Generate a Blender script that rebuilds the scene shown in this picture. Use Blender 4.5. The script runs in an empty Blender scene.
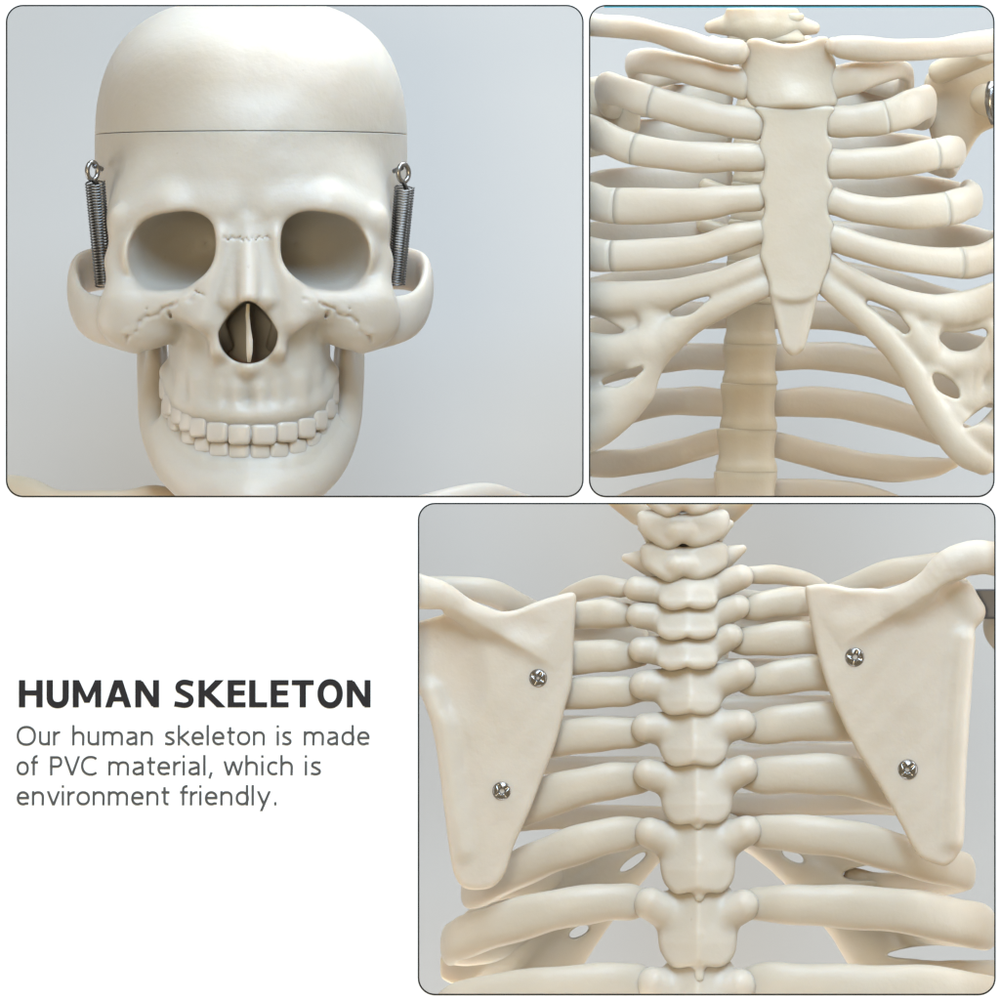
import bpy, bmesh, math
import numpy as np
from mathutils import Vector, Matrix

scene = bpy.context.scene
COL = scene.collection
CAMD = 16.0                      # camera distance from the board, metres
PX = 0.001                       # one photograph pixel on the board = 1 mm

# ------------------------------------------------------------------ placing
def at(x, y, d):
    """point seen at picture position x,y when it lies d mm behind the board"""
    s = 1 + d * PX / CAMD
    return Vector(((x - 500) * PX * s, d * PX, (500 - y) * PX * s))

def mesh_obj(name, verts, faces, mat, parent=None, loc=None, smooth=True):
    me = bpy.data.meshes.new(name)
    me.from_pydata([tuple(v) for v in verts], [], faces)
    if smooth:
        me.polygons.foreach_set('use_smooth', [True] * len(me.polygons))
    me.update()
    return link(name, me, mat, parent)

def link(name, me, mat, parent=None):
    o = bpy.data.objects.new(name, me)
    COL.objects.link(o)
    if mat: me.materials.append(mat)
    if parent: o.parent = parent
    return o

def empty(name, label, cat, group=None):
    o = bpy.data.objects.new(name, None)
    o.empty_display_size = 0.05
    COL.objects.link(o)
    o['label'] = label; o['category'] = cat
    if group: o['group'] = group
    return o

# ------------------------------------------------------------------ lofted tubes
def catmull(P, n):
    P = np.asarray(P, float)
    out = []
    m = len(P)
    for i in range(m - 1):
        p0 = P[i - 1] if i > 0 else 2 * P[0] - P[1]
        p1, p2 = P[i], P[i + 1]
        p3 = P[i + 2] if i + 2 < m else 2 * P[-1] - P[-2]
        for k in range(n):
            t = k / n
            out.append(0.5 * ((2 * p1) + (-p0 + p2) * t + (2 * p0 - 5 * p1 + 4 * p2 - p3) * t * t
                              + (-p0 + 3 * p1 - 3 * p2 + p3) * t ** 3))
    out.append(P[-1])
    return np.array(out)

def loft(rings, ns, closed_ends=True, sq=1):
    """rings: list of (centre, axisA, axisB) -> verts, faces"""
    V = []; F = []
    for c, a, b in rings:
        for k in range(ns):
            t = 2 * math.pi * k / ns
            ct, st = math.cos(t), math.sin(t)
            if sq != 1: ct = math.copysign(abs(ct) ** sq, ct); st = math.copysign(abs(st) ** sq, st)
            V.append(c + a * ct + b * st)
    for i in range(len(rings) - 1):
        for k in range(ns):
            k2 = (k + 1) % ns
            F.append((i * ns + k, i * ns + k2, (i + 1) * ns + k2, (i + 1) * ns + k))
    if closed_ends:
        F.append(tuple(reversed(range(ns))))
        F.append(tuple(range((len(rings) - 1) * ns, len(rings) * ns)))
    return V, F

def tube_rings(pts, n=9, up=(0, 0, 1), caps=(1, 1), wob=0.03, seed=0):
    """pts: (x, y, d, rv, rd) picture position, depth, half height, half thickness"""
    P = []
    for x, y, d, rv, rd in pts:
        p = at(x, y, d); s = 1 + d * PX / CAMD
        P.append((p.x, p.y, p.z, rv * PX * s, rd * PX * s))
    C = catmull(P, n)
    L = len(C)
    U = Vector(up)
    fr = []
    for i in range(L):
        a = C[max(i - 1, 0), :3]; b = C[min(i + 1, L - 1), :3]
        T = Vector(b - a).normalized()
        A = U - T * U.dot(T)
        if A.length < 0.2:
            A = A + Vector((0.3, 0, 0)) - T * 0.3 * T.x
        A.normalize()
        B = T.cross(A).normalized()
        w = 1 + wob * math.sin(i * 0.55 + seed) + wob * 0.6 * math.sin(i * 0.23 + seed * 2.1)
        fr.append((Vector(C[i, :3]), T, A, B, C[i, 3] * w, C[i, 4] * w))
    R = []
    if caps[0]:
        c, T, A, B, ra, rb = fr[0]
        m = min(ra, rb) * caps[0]
        for t in (0.02, 0.35, 0.62, 0.82, 0.95):
            q = math.sqrt(t * (2 - t))
            e = m * (1 - t)
            sh = m * (1 - q)
            R.append((c - T * e, A * (ra - sh if caps[0] < 1 else ra * q), B * (rb - sh if caps[0] < 1 else rb * q)))
    for c, T, A, B, ra, rb in fr:
        R.append((c, A * ra, B * rb))
    if caps[1]:
        c, T, A, B, ra, rb = fr[-1]
        m = min(ra, rb) * caps[1]
        for t in (0.95, 0.82, 0.62, 0.35, 0.02):
            q = math.sqrt(t * (2 - t))
            e = m * (1 - t)
            sh = m * (1 - q)
            R.append((c + T * e, A * (ra - sh if caps[1] < 1 else ra * q), B * (rb - sh if caps[1] < 1 else rb * q)))
    return R

def clip_mesh(me, planes):
    bm = bmesh.new(); bm.from_mesh(me)
    for co, no in planes:
        g = bm.verts[:] + bm.edges[:] + bm.faces[:]
        r = bmesh.ops.bisect_plane(bm, geom=g, plane_co=co, plane_no=no, clear_outer=True)
        ed = [e for e in r['geom_cut'] if isinstance(e, bmesh.types.BMEdge)]
        if ed:
            bmesh.ops.holes_fill(bm, edges=ed, sides=0)
    n = len(bm.verts)
    bm.to_mesh(me); bm.free()
    return n

SEED = [0]
def tube(name, pts, mat, parent, n=9, ns=28, up=(0, 0, 1), caps=(1, 1), wob=0.03, planes=None, fat=1.08):
    SEED[0] += 1.7
    V, F = loft(tube_rings([(p[0], p[1], p[2], p[3] * fat, p[4]) for p in pts], n, up, caps, wob, SEED[0]), ns, sq=0.9)
    o = mesh_obj(name, V, F, mat, parent)
    if planes:
        if clip_mesh(o.data, planes) == 0:
            bpy.data.objects.remove(o); return None
    return o

# clipping planes of the three compartments (world space)
CL1 = [(Vector((0, 0, 0.0010)), Vector((0, 0, -1)))]
CL2 = [(Vector((0, 0, 0.0016)), Vector((0, 0, -1))), (Vector((0.0892, 0, 0)), Vector((-1, 0, 0))),
       (Vector((0.56, 0, 0)), Vector((1, 0, 0)))]
CL3 = [(Vector((0, 0, -0.0016)), Vector((0, 0, 1))), (Vector((0.56, 0, 0)), Vector((1, 0, 0))),
       (Vector((0, 0, -0.56)), Vector((0, 0, -1)))]

# ------------------------------------------------------------------ volume modelling
class Field:
    def __init__(s, lo, hi, h):
        s.lo = np.array(lo, float); s.h = h
        s.n = np.ceil((np.array(hi, float) - s.lo) / h).astype(int) + 1
        s.ax = [(s.lo[i] + h * np.arange(s.n[i])).astype(np.float32) for i in range(3)]
        s.F = np.full(tuple(s.n), 60.0, np.float32)
    def _sl(s, lo, hi):
        out = []
        for i in range(3):
            a = int(max(0, math.floor((lo[i] - s.lo[i]) / s.h)))
            b = int(min(s.n[i], math.ceil((hi[i] - s.lo[i]) / s.h) + 1))
            if b <= a: return None
            out.append(slice(a, b))
        return tuple(out)
    def _g(s, sl):
        return (s.ax[0][sl[0]][:, None, None], s.ax[1][sl[1]][None, :, None], s.ax[2][sl[2]][None, None, :])
    def add(s, pr, k=3.0):
        fn, lo, hi = pr
        p = k * 1.2 + 4
        sl = s._sl([v - p for v in lo], [v + p for v in hi])
        if sl is None: return s
        a = s.F[sl]; b = np.broadcast_to(fn(*s._g(sl)), a.shape).astype(np.float32)
        t = np.clip(0.5 + 0.5 * (b - a) / k, 0, 1)
        s.F[sl] = b * (1 - t) + a * t - k * t * (1 - t)
        return s
    def sub(s, pr, k=3.0):
        fn, lo, hi = pr
        p = k * 1.2 + 4
        sl = s._sl([v - p for v in lo], [v + p for v in hi])
        if sl is None: return s
        a = s.F[sl]; b = -np.broadcast_to(fn(*s._g(sl)), a.shape).astype(np.float32)
        t = np.clip(0.5 - 0.5 * (b - a) / k, 0, 1)
        s.F[sl] = b * (1 - t) + a * t + k * t * (1 - t)
        return s
    def cut(s, fn):
        """keep fn < 0"""
        b = fn(*s._g((slice(None),) * 3))
        s.F = np.maximum(s.F, np.broadcast_to(b, s.F.shape)).astype(np.float32)
        return s
    def disp(s, fn):
        s.F = (s.F + 0.35 * fn(*s._g((slice(None),) * 3))).astype(np.float32)
        return s
    def surf(s, x, y):
        """depth of the front surface at x, y"""
        i = int(round((x - s.lo[0]) / s.h)); j = int(round((y - s.lo[1]) / s.h))
        c = np.nonzero(s.F[i, j] < 0)[0]
        return float(s.lo[2] + s.h * c[0]) if len(c) else None
    def groove(s, pts, r, k=1.5, dz=0.0):
        for a, b in zip(pts[:-1], pts[1:]):
            za, zb_ = s.surf(*a), s.surf(*b)
            if za is None or zb_ is None: continue
            s.sub(capsule((a[0], a[1], za + dz), (b[0], b[1], zb_ + dz), r, r), k)
    def mirror(s):
        """grid built for x >= 0 starting at exactly 0"""
        s.F = np.concatenate([s.F[:0:-1], s.F], axis=0)
        s.lo = s.lo.copy(); s.lo[0] = -s.h * (s.n[0] - 1)
        s.n = np.array(s.F.shape)
        s.ax[0] = (s.lo[0] + s.h * np.arange(s.n[0])).astype(np.float32)
        return s
    def mesh(s, smooth=1):
        F = s.F
        for i in range(3):     # close at the borders
            sl = [slice(None)] * 3
            for e in (0, -1):
                sl[i] = e; F[tuple(sl)] = np.maximum(F[tuple(sl)], 0.5 * s.h)
        I = F < 0
        cnt = np.zeros(tuple(v - 1 for v in F.shape), np.int8)
        offs = [(a, b, c) for a in (0, 1) for b in (0, 1) for c in (0, 1)]
        for a, b, c in offs:
            cnt += I[a:F.shape[0] - 1 + a, b:F.shape[1] - 1 + b, c:F.shape[2] - 1 + c]
        act = (cnt > 0) & (cnt < 8)
        ci = np.argwhere(act)
        idx = np.full(act.shape, -1, np.int32); idx[act] = np.arange(len(ci), dtype=np.int32)
        C = {}
        for o in offs:
            C[o] = F[ci[:, 0] + o[0], ci[:, 1] + o[1], ci[:, 2] + o[2]]
        acc = np.zeros((len(ci), 3)); num = np.zeros(len(ci))
        for o in offs:
            for ax in range(3):
                if o[ax]: continue
                q = list(o); q[ax] = 1; q = tuple(q)
                f0, f1 = C[o], C[q]
                m = (f0 < 0) != (f1 < 0)
                t = np.where(m, f0 / np.where(m, f0 - f1, 1), 0)
                for j in range(3):
                    acc[:, j] += np.where(m, (t if j == ax else o[j]), 0)
                num += m
        V = s.lo + s.h * (ci + acc / num[:, None])
        Q = []
        for ax in range(3):
            sa = [slice(None)] * 3; sb = [slice(None)] * 3
            sa[ax] = slice(0, -1); sb[ax] = slice(1, None)
            A = I[tuple(sa)]; B = I[tuple(sb)]
            e = np.argwhere(A != B)
            u, v = (ax + 1) % 3, (ax + 2) % 3
            ok = (e[:, u] > 0) & (e[:, v] > 0) & (e[:, u] < F.shape[u] - 1) & (e[:, v] < F.shape[v] - 1)
            e = e[ok]
            def cell(du, dv):
                q = e.copy(); q[:, u] += du; q[:, v] += dv
                return idx[q[:, 0], q[:, 1], q[:, 2]]
            q = np.stack([cell(-1, -1), cell(0, -1), cell(0, 0), cell(-1, 0)], 1)
            ins = A[e[:, 0], e[:, 1], e[:, 2]]
            q[~ins] = q[~ins][:, ::-1]
            Q.append(q)
        Q = np.concatenate(Q)
        Q = Q[(Q >= 0).all(1)]
        for _ in range(smooth):
            S = np.zeros_like(V); N = np.zeros(len(V))
            for a, b in ((0, 1), (1, 2), (2, 3), (3, 0)):
                for p, r in ((a, b), (b, a)):
                    for j in range(3):
                        S[:, j] += np.bincount(Q[:, p], V[Q[:, r], j], len(V))
                    N += np.bincount(Q[:, p], minlength=len(V))
            V = V * 0.4 + 0.6 * S / N[:, None]
        return V, Q
    def build(s, name, mat, parent, d0, ox=0, smooth=1, xyz=None):
        """local x = picture x - ox, local y = picture y, local z = depth; d0 = reference depth for the scale"""
        V, Q = s.mesh(smooth)
        k = 1 + d0 * PX / CAMD
        W = np.empty_like(V)
        W[:, 0] = (V[:, 0] + ox - 500) * PX * k
        W[:, 1] = V[:, 2] * PX
        W[:, 2] = (500 - V[:, 1]) * PX * k
        me = bpy.data.meshes.new(name)
        me.vertices.add(len(W)); me.vertices.foreach_set('co', W.astype(np.float32).ravel())
        me.loops.add(len(Q) * 4); me.loops.foreach_set('vertex_index', Q.astype(np.int32).ravel())
        me.polygons.add(len(Q))
        me.polygons.foreach_set('loop_start', np.arange(0, len(Q) * 4, 4, dtype=np.int32))
        me.polygons.foreach_set('loop_total', np.full(len(Q), 4, np.int32))
        me.polygons.foreach_set('use_smooth', np.ones(len(Q), bool))
        me.update(calc_edges=True)
        me.validate()
        return link(name, me, mat, parent)

def capsule(a, b, ra, rb=None, sc=(1, 1, 1)):
    rb = ra if rb is None else rb
    a = np.array(a, float); b = np.array(b, float); sc = np.array(sc, float)
    A = a * sc; B = b * sc; D = B - A; L = float(D @ D) + 1e-9
    m = max(ra, rb)
    def fn(x, y, z):
        X, Y, Z = x * sc[0] - A[0], y * sc[1] - A[1], z * sc[2] - A[2]
        t = np.clip((X * D[0] + Y * D[1] + Z * D[2]) / L, 0, 1)
        r = ra + (rb - ra) * t
        return np.sqrt((X - t * D[0]) ** 2 + (Y - t * D[1]) ** 2 + (Z - t * D[2]) ** 2) - r
    e = m / sc
    return fn, np.minimum(a, b) - e, np.maximum(a, b) + e

def chain(F, pts, k, sc=(1, 1, 1), sub=False, n=4):
    C = catmull(pts, n)
    prs = [capsule(p[:3], q[:3], p[3], q[3], sc) for p, q in zip(C[:-1], C[1:])]
    lo = np.min([p[1] for p in prs], 0); hi = np.max([p[2] for p in prs], 0)
    def fn(x, y, z):
        d = prs[0][0](x, y, z)
        for p in prs[1:]: d = np.minimum(d, p[0](x, y, z))
        return d
    (F.sub if sub else F.add)((fn, lo, hi), k)

def ellip(c, r, rot=0):
    c = np.array(c, float); r = np.array(r, float)
    cs, sn = math.cos(rot), math.sin(rot)
    def fn(x, y, z):
        X0, Y0, Z = x - c[0], y - c[1], z - c[2]
        X = X0 * cs + Y0 * sn; Y = -X0 * sn + Y0 * cs
        k0 = np.sqrt((X / r[0]) ** 2 + (Y / r[1]) ** 2 + (Z / r[2]) ** 2)
        k1 = np.sqrt((X / r[0] ** 2) ** 2 + (Y / r[1] ** 2) ** 2 + (Z / r[2] ** 2) ** 2) + 1e-6
        return k0 * (k0 - 1) / k1
    R = np.array([max(r[0], r[1])] * 2 + [r[2]]) if rot else r
    return fn, c - R, c + R

def superell(c, r, n, p, sc=None):
    c = np.array(c, float); r = np.array(r, float)
    m = sc or float(min(r))
    def fn(x, y, z):
        X, Y, Z = np.abs(x - c[0]) / r[0], np.abs(y - c[1]) / r[1], np.abs(z - c[2]) / r[2]
        k = ((X ** n + Y ** n) ** (p / n) + Z ** p) ** (1 / p)
        return (k - 1) * m
    return fn, c - r, c + r

def rbox(c, hs, rad):
    c = np.array(c, float); hs = np.array(hs, float)
    def fn(x, y, z):
        X, Y, Z = np.abs(x - c[0]) - hs[0] + rad, np.abs(y - c[1]) - hs[1] + rad, np.abs(z - c[2]) - hs[2] + rad
        return (np.sqrt(np.maximum(X, 0) ** 2 + np.maximum(Y, 0) ** 2 + np.maximum(Z, 0) ** 2)
                + np.minimum(np.maximum(X, np.maximum(Y, Z)), 0) - rad)
    return fn, c - hs, c + hs

def spline_poly(P, n=5):
    P = np.array(P, float); m = len(P); out = []
    for i in range(m):
        p0, p1, p2, p3 = P[i - 1], P[i], P[(i + 1) % m], P[(i + 2) % m]
        for k in range(n):
            t = k / n
            out.append(0.5 * ((2 * p1) + (-p0 + p2) * t + (2 * p0 - 5 * p1 + 4 * p2 - p3) * t * t
                              + (-p0 + 3 * p1 - 3 * p2 + p3) * t ** 3))
    return np.array(out)

def plate(poly, zf, half, rad, smooth=True):
    """slab with outline poly (x,y), mid surface depth zf(x,y), half thickness, edge rounding rad"""
    P = spline_poly(poly) if smooth else np.array(poly, float)
    lo = P.min(0); hi = P.max(0)
    def fn(x, y, z):
        X = x + 0 * y; Y = y + 0 * x
        X2, Y2 = X[:, :, 0], Y[:, :, 0]
        best = np.full(X2.shape, 1e9); ins = np.zeros(X2.shape, bool)
        for i in range(len(P)):
            ax, ay = P[i]; bx, by = P[(i + 1) % len(P)]
            dx, dy = bx - ax, by - ay
            t = np.clip(((X2 - ax) * dx + (Y2 - ay) * dy) / (dx * dx + dy * dy + 1e-9), 0, 1)
            best = np.minimum(best, (X2 - ax - t * dx) ** 2 + (Y2 - ay - t * dy) ** 2)
            c = ((ay > Y2) != (by > Y2))
            xi = ax + (Y2 - ay) * dx / (dy if abs(dy) > 1e-9 else 1e-9)
            ins ^= c & (X2 < xi)
        d2 = np.sqrt(best) * np.where(ins, -1, 1)
        zz = zf(X2, Y2)
        a = d2[:, :, None] + rad
        b = np.abs(z - zz[:, :, None]) - half + rad
        return np.sqrt(np.maximum(a, 0) ** 2 + np.maximum(b, 0) ** 2) + np.minimum(np.maximum(a, b), 0) - rad
    g = np.array([[x, y] for x, y in P])
    zs = zf(g[:, 0], g[:, 1])
    cx = zf(np.array([P[:, 0].mean()]), np.array([P[:, 1].mean()]))[0]
    zl, zh = min(zs.min(), cx) - half - 12, max(zs.max(), cx) + half + 12
    return fn, np.array([lo[0], lo[1], zl]), np.array([hi[0], hi[1], zh])

# ------------------------------------------------------------------ materials
def new_mat(name):
    m = bpy.data.materials.new(name); m.use_nodes = True
    nt = m.node_tree
    return m, nt, nt.nodes['Principled BSDF']

def bone_mat(name, c1, c2, rough=0.42, sss=0.35, bump=0.25, fine=160, spec=0.4):
    m, nt, b = new_mat(name)
    tc = nt.nodes.new('ShaderNodeTexCoord')
    n1 = nt.nodes.new('ShaderNodeTexNoise'); n1.inputs['Scale'].default_value = 9; n1.inputs['Detail'].default_value = 5
    nt.links.new(tc.outputs['Object'], n1.inputs['Vector'])
    mx = nt.nodes.new('ShaderNodeMix'); mx.data_type = 'RGBA'
    mx.inputs[6].default_value = (*c1, 1); mx.inputs[7].default_value = (*c2, 1)
    mr = nt.nodes.new('ShaderNodeMapRange'); mr.inputs[1].default_value = 0.35; mr.inputs[2].default_value = 0.68
    nt.links.new(n1.outputs[0], mr.inputs[0]); nt.links.new(mr.outputs[0], mx.inputs[0])
    # tiny dark specks left by the moulding
    n3 = nt.nodes.new('ShaderNodeTexNoise'); n3.inputs['Scale'].default_value = 70; n3.inputs['Detail'].default_value = 2
    nt.links.new(tc.outputs['Object'], n3.inputs['Vector'])
    m3 = nt.nodes.new('ShaderNodeMapRange'); m3.inputs[1].default_value = 0.77; m3.inputs[2].default_value = 0.83
    m3.inputs[4].default_value = 0.45
    nt.links.new(n3.outputs[0], m3.inputs[0])
    mx2 = nt.nodes.new('ShaderNodeMix'); mx2.data_type = 'RGBA'
    mx2.inputs[7].default_value = (c2[0] * .55, c2[1] * .45, c2[2] * .35, 1)
    nt.links.new(m3.outputs[0], mx2.inputs[0]); nt.links.new(mx.outputs[2], mx2.inputs[6])
    nt.links.new(mx2.outputs[2], b.inputs['Base Color'])
    b.inputs['Roughness'].default_value = rough
    b.inputs['Specular IOR Level'].default_value = spec
    b.inputs['Subsurface Weight'].default_value = sss
    b.inputs['Subsurface Radius'].default_value = (1.0, 0.6, 0.3)
    b.inputs['Subsurface Scale'].default_value = 0.03
    n2 = nt.nodes.new('ShaderNodeTexNoise'); n2.inputs['Scale'].default_value = 22; n2.inputs['Detail'].default_value = 6
    n4 = nt.nodes.new('ShaderNodeTexNoise'); n4.inputs['Scale'].default_value = fine; n4.inputs['Detail'].default_value = 3
    ad = nt.nodes.new('ShaderNodeMath'); ad.operation = 'MULTIPLY_ADD'; ad.inputs[1].default_value = 0.12
    nt.links.new(tc.outputs['Object'], n2.inputs['Vector']); nt.links.new(tc.outputs['Object'], n4.inputs['Vector'])
    nt.links.new(n4.outputs[0], ad.inputs[0]); nt.links.new(n2.outputs[0], ad.inputs[2])
    bp = nt.nodes.new('ShaderNodeBump'); bp.inputs['Strength'].default_value = bump * 1.25; bp.inputs['Distance'].default_value = 0.006
    nt.links.new(ad.outputs[0], bp.inputs['Height']); nt.links.new(bp.outputs[0], b.inputs['Normal'])
    r2 = nt.nodes.new('ShaderNodeMapRange'); r2.inputs[3].default_value = rough - .08; r2.inputs[4].default_value = rough + .12
    nt.links.new(n2.outputs[0], r2.inputs[0]); nt.links.new(r2.outputs[0], b.inputs['Roughness'])
    return m

def plain(name, c, rough=0.6, metal=0.0, spec=0.5):
    m, nt, b = new_mat(name)
    tc = nt.nodes.new('ShaderNodeTexCoord')
    n = nt.nodes.new('ShaderNodeTexNoise'); n.inputs['Scale'].default_value = 40
    nt.links.new(tc.outputs['Object'], n.inputs['Vector'])
    r = nt.nodes.new('ShaderNodeMapRange'); r.inputs[3].default_value = max(rough - .05, 0.02); r.inputs[4].default_value = rough + .05
    nt.links.new(n.outputs[0], r.inputs[0]); nt.links.new(r.outputs[0], b.inputs['Roughness'])
    b.inputs['Base Color'].default_value = (*c, 1)
    b.inputs['Metallic'].default_value = metal
    b.inputs['Specular IOR Level'].default_value = spec
    return m

M_BONE = bone_mat('bone_plastic', (0.398, 0.364, 0.316), (0.384, 0.346, 0.29), rough=0.44, sss=0.5)
M_BLADE = bone_mat('blade_plastic', (0.475, 0.427, 0.36), (0.455, 0.403, 0.33), rough=0.46)
M_RIB = bone_mat('rib_plastic', (0.45, 0.403, 0.332), (0.43, 0.377, 0.298), rough=0.43)
M_SPINE = bone_mat('spine_plastic', (0.44, 0.375, 0.28), (0.41, 0.34, 0.245), rough=0.45)
M_TOOTH = bone_mat('tooth_plastic', (0.42, 0.375, 0.328), (0.41, 0.362, 0.305), rough=0.35, bump=0.1)
M_STEEL = plain('steel', (0.26, 0.25, 0.24), 0.25, 1.0)
M_SPRING = plain('spring_steel', (0.15, 0.147, 0.143), 0.3, 1.0)
M_DARK = plain('dark_steel', (0.12, 0.12, 0.13), 0.4, 0.8)
M_BOARD = plain('white_board', (0.93, 0.93, 0.93), 0.8, 0, 0.0)
M_BLACK = plain('black_ink', (0.012, 0.012, 0.012), 0.7, 0, 0.1)
M_HEAD = plain('heading_ink', (0.022, 0.020, 0.021), 0.8, 0, 0.1)
M_TEXT = plain('text_ink', (0.075, 0.075, 0.075), 0.8, 0, 0.1)
M_BLUE = plain('blue_ink', (0.10, 0.52, 0.78), 0.7, 0, 0.1)
M_BACK = plain('grey_paper', (0.325, 0.322, 0.315), 0.9, 0, 0.1)
M_PART = plain('white_partition', (0.75, 0.76, 0.78), 0.8, 0, 0.1)

# ------------------------------------------------------------------ display board
WIN = [(7, 6, 582.5, 496), (590, 6, 993.5, 496), (419, 504, 994.5, 994)]
def rrect(x0, y0, x1, y1, r, n=10, g=0):
    x0 -= g; y0 -= g; x1 += g; y1 += g; r += g
    pts = []
    for cx, cy, a0 in ((x1 - r, y0 + r, -90), (x1 - r, y1 - r, 0), (x0 + r, y1 - r, 90), (x0 + r, y0 + r, 180)):
        for k in range(n + 1):
            a = math.radians(a0 + 90 * k / n)
            pts.append((cx + r * math.cos(a), cy + r * math.sin(a)))
    return pts
RAD = 16
board = empty('display_board', 'white display board with three rounded windows, a bold black heading and grey text lines', 'display board')
bm = bmesh.new()
edges = []
def loop(pts, d):
    vs = [bm.verts.new(at(x, y, d)) for x, y in pts]
    return [bm.edges.new((vs[i], vs[(i + 1) % len(vs)])) for i in range(len(vs))]
edges += loop([(-35, -35), (1035, -35), (1035, 1035), (-35, 1035)], 0)
for w in WIN: edges += loop(rrect(*w, RAD), 0)
bmesh.ops.triangle_fill(bm, use_beauty=True, use_dissolve=False, edges=edges)
bmesh.ops.recalc_face_normals(bm, faces=bm.faces[:])
if bm.faces[0].normal.y > 0: bmesh.ops.reverse_faces(bm, faces=bm.faces[:])
r = bmesh.ops.extrude_face_region(bm, geom=bm.faces[:])
for v in [g for g in r['geom'] if isinstance(g, bmesh.types.BMVert)]: v.co.y += 0.005
bmesh.ops.recalc_face_normals(bm, faces=bm.faces[:])
me = bpy.data.meshes.new('board_panel'); bm.to_mesh(me); bm.free()
link('board_panel', me, M_BOARD, board)
def ring(name, w, g0, g1, mat, y=-0.0004, th=0.0006):
    A = rrect(*w, RAD, g=g0); B = rrect(*w, RAD, g=g1); n = len(A)
    V = [Vector(((x - 500) * PX, yy, (500 - z) * PX)) for yy in (y, y + th) for P in (A, B) for x, z in P]
    F = []
    for i in range(n):
        j = (i + 1) % n
        F += [(i, j, n + j, n + i), (2 * n + i, 3 * n + i, 3 * n + j, 2 * n + j),
              (i, 2 * n + i, 2 * n + j, j), (n + i, n + j, 3 * n + j, 3 * n + i)]
    return mesh_obj(name, V, F, mat, board, smooth=False)
for i, w in enumerate(WIN):
    ring('window_outline', w, -0.3, 1.25, M_BLACK)
# thin blue printed line along the top edge of the rib cage window
def slab(name, x0, y0, x1, y1, d0, d1, mat, parent):
    c = [(x0, d0, y0), (x1, d0, y0), (x1, d1, y0), (x0, d1, y0), (x0, d0, y1), (x1, d0, y1), (x1, d1, y1), (x0, d1, y1)]
    V = [Vector(((x - 500) * PX, d * PX, (500 - y) * PX)) for x, d, y in c]
    F = [(0, 1, 2, 3), (7, 6, 5, 4), (0, 4, 5, 1), (1, 5, 6, 2), (2, 6, 7, 3), (3, 7, 4, 0)]
    return mesh_obj(name, V, F, mat, parent, smooth=False)
slab('blue_line', 604, 6.0, 984, 7.6, 0.6, 2.2, M_BLUE, board)
# thin partitions between the windows
slab('partition', 587.3, -30, 588.8, 498.6, 6, 300, M_PART, board)


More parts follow.
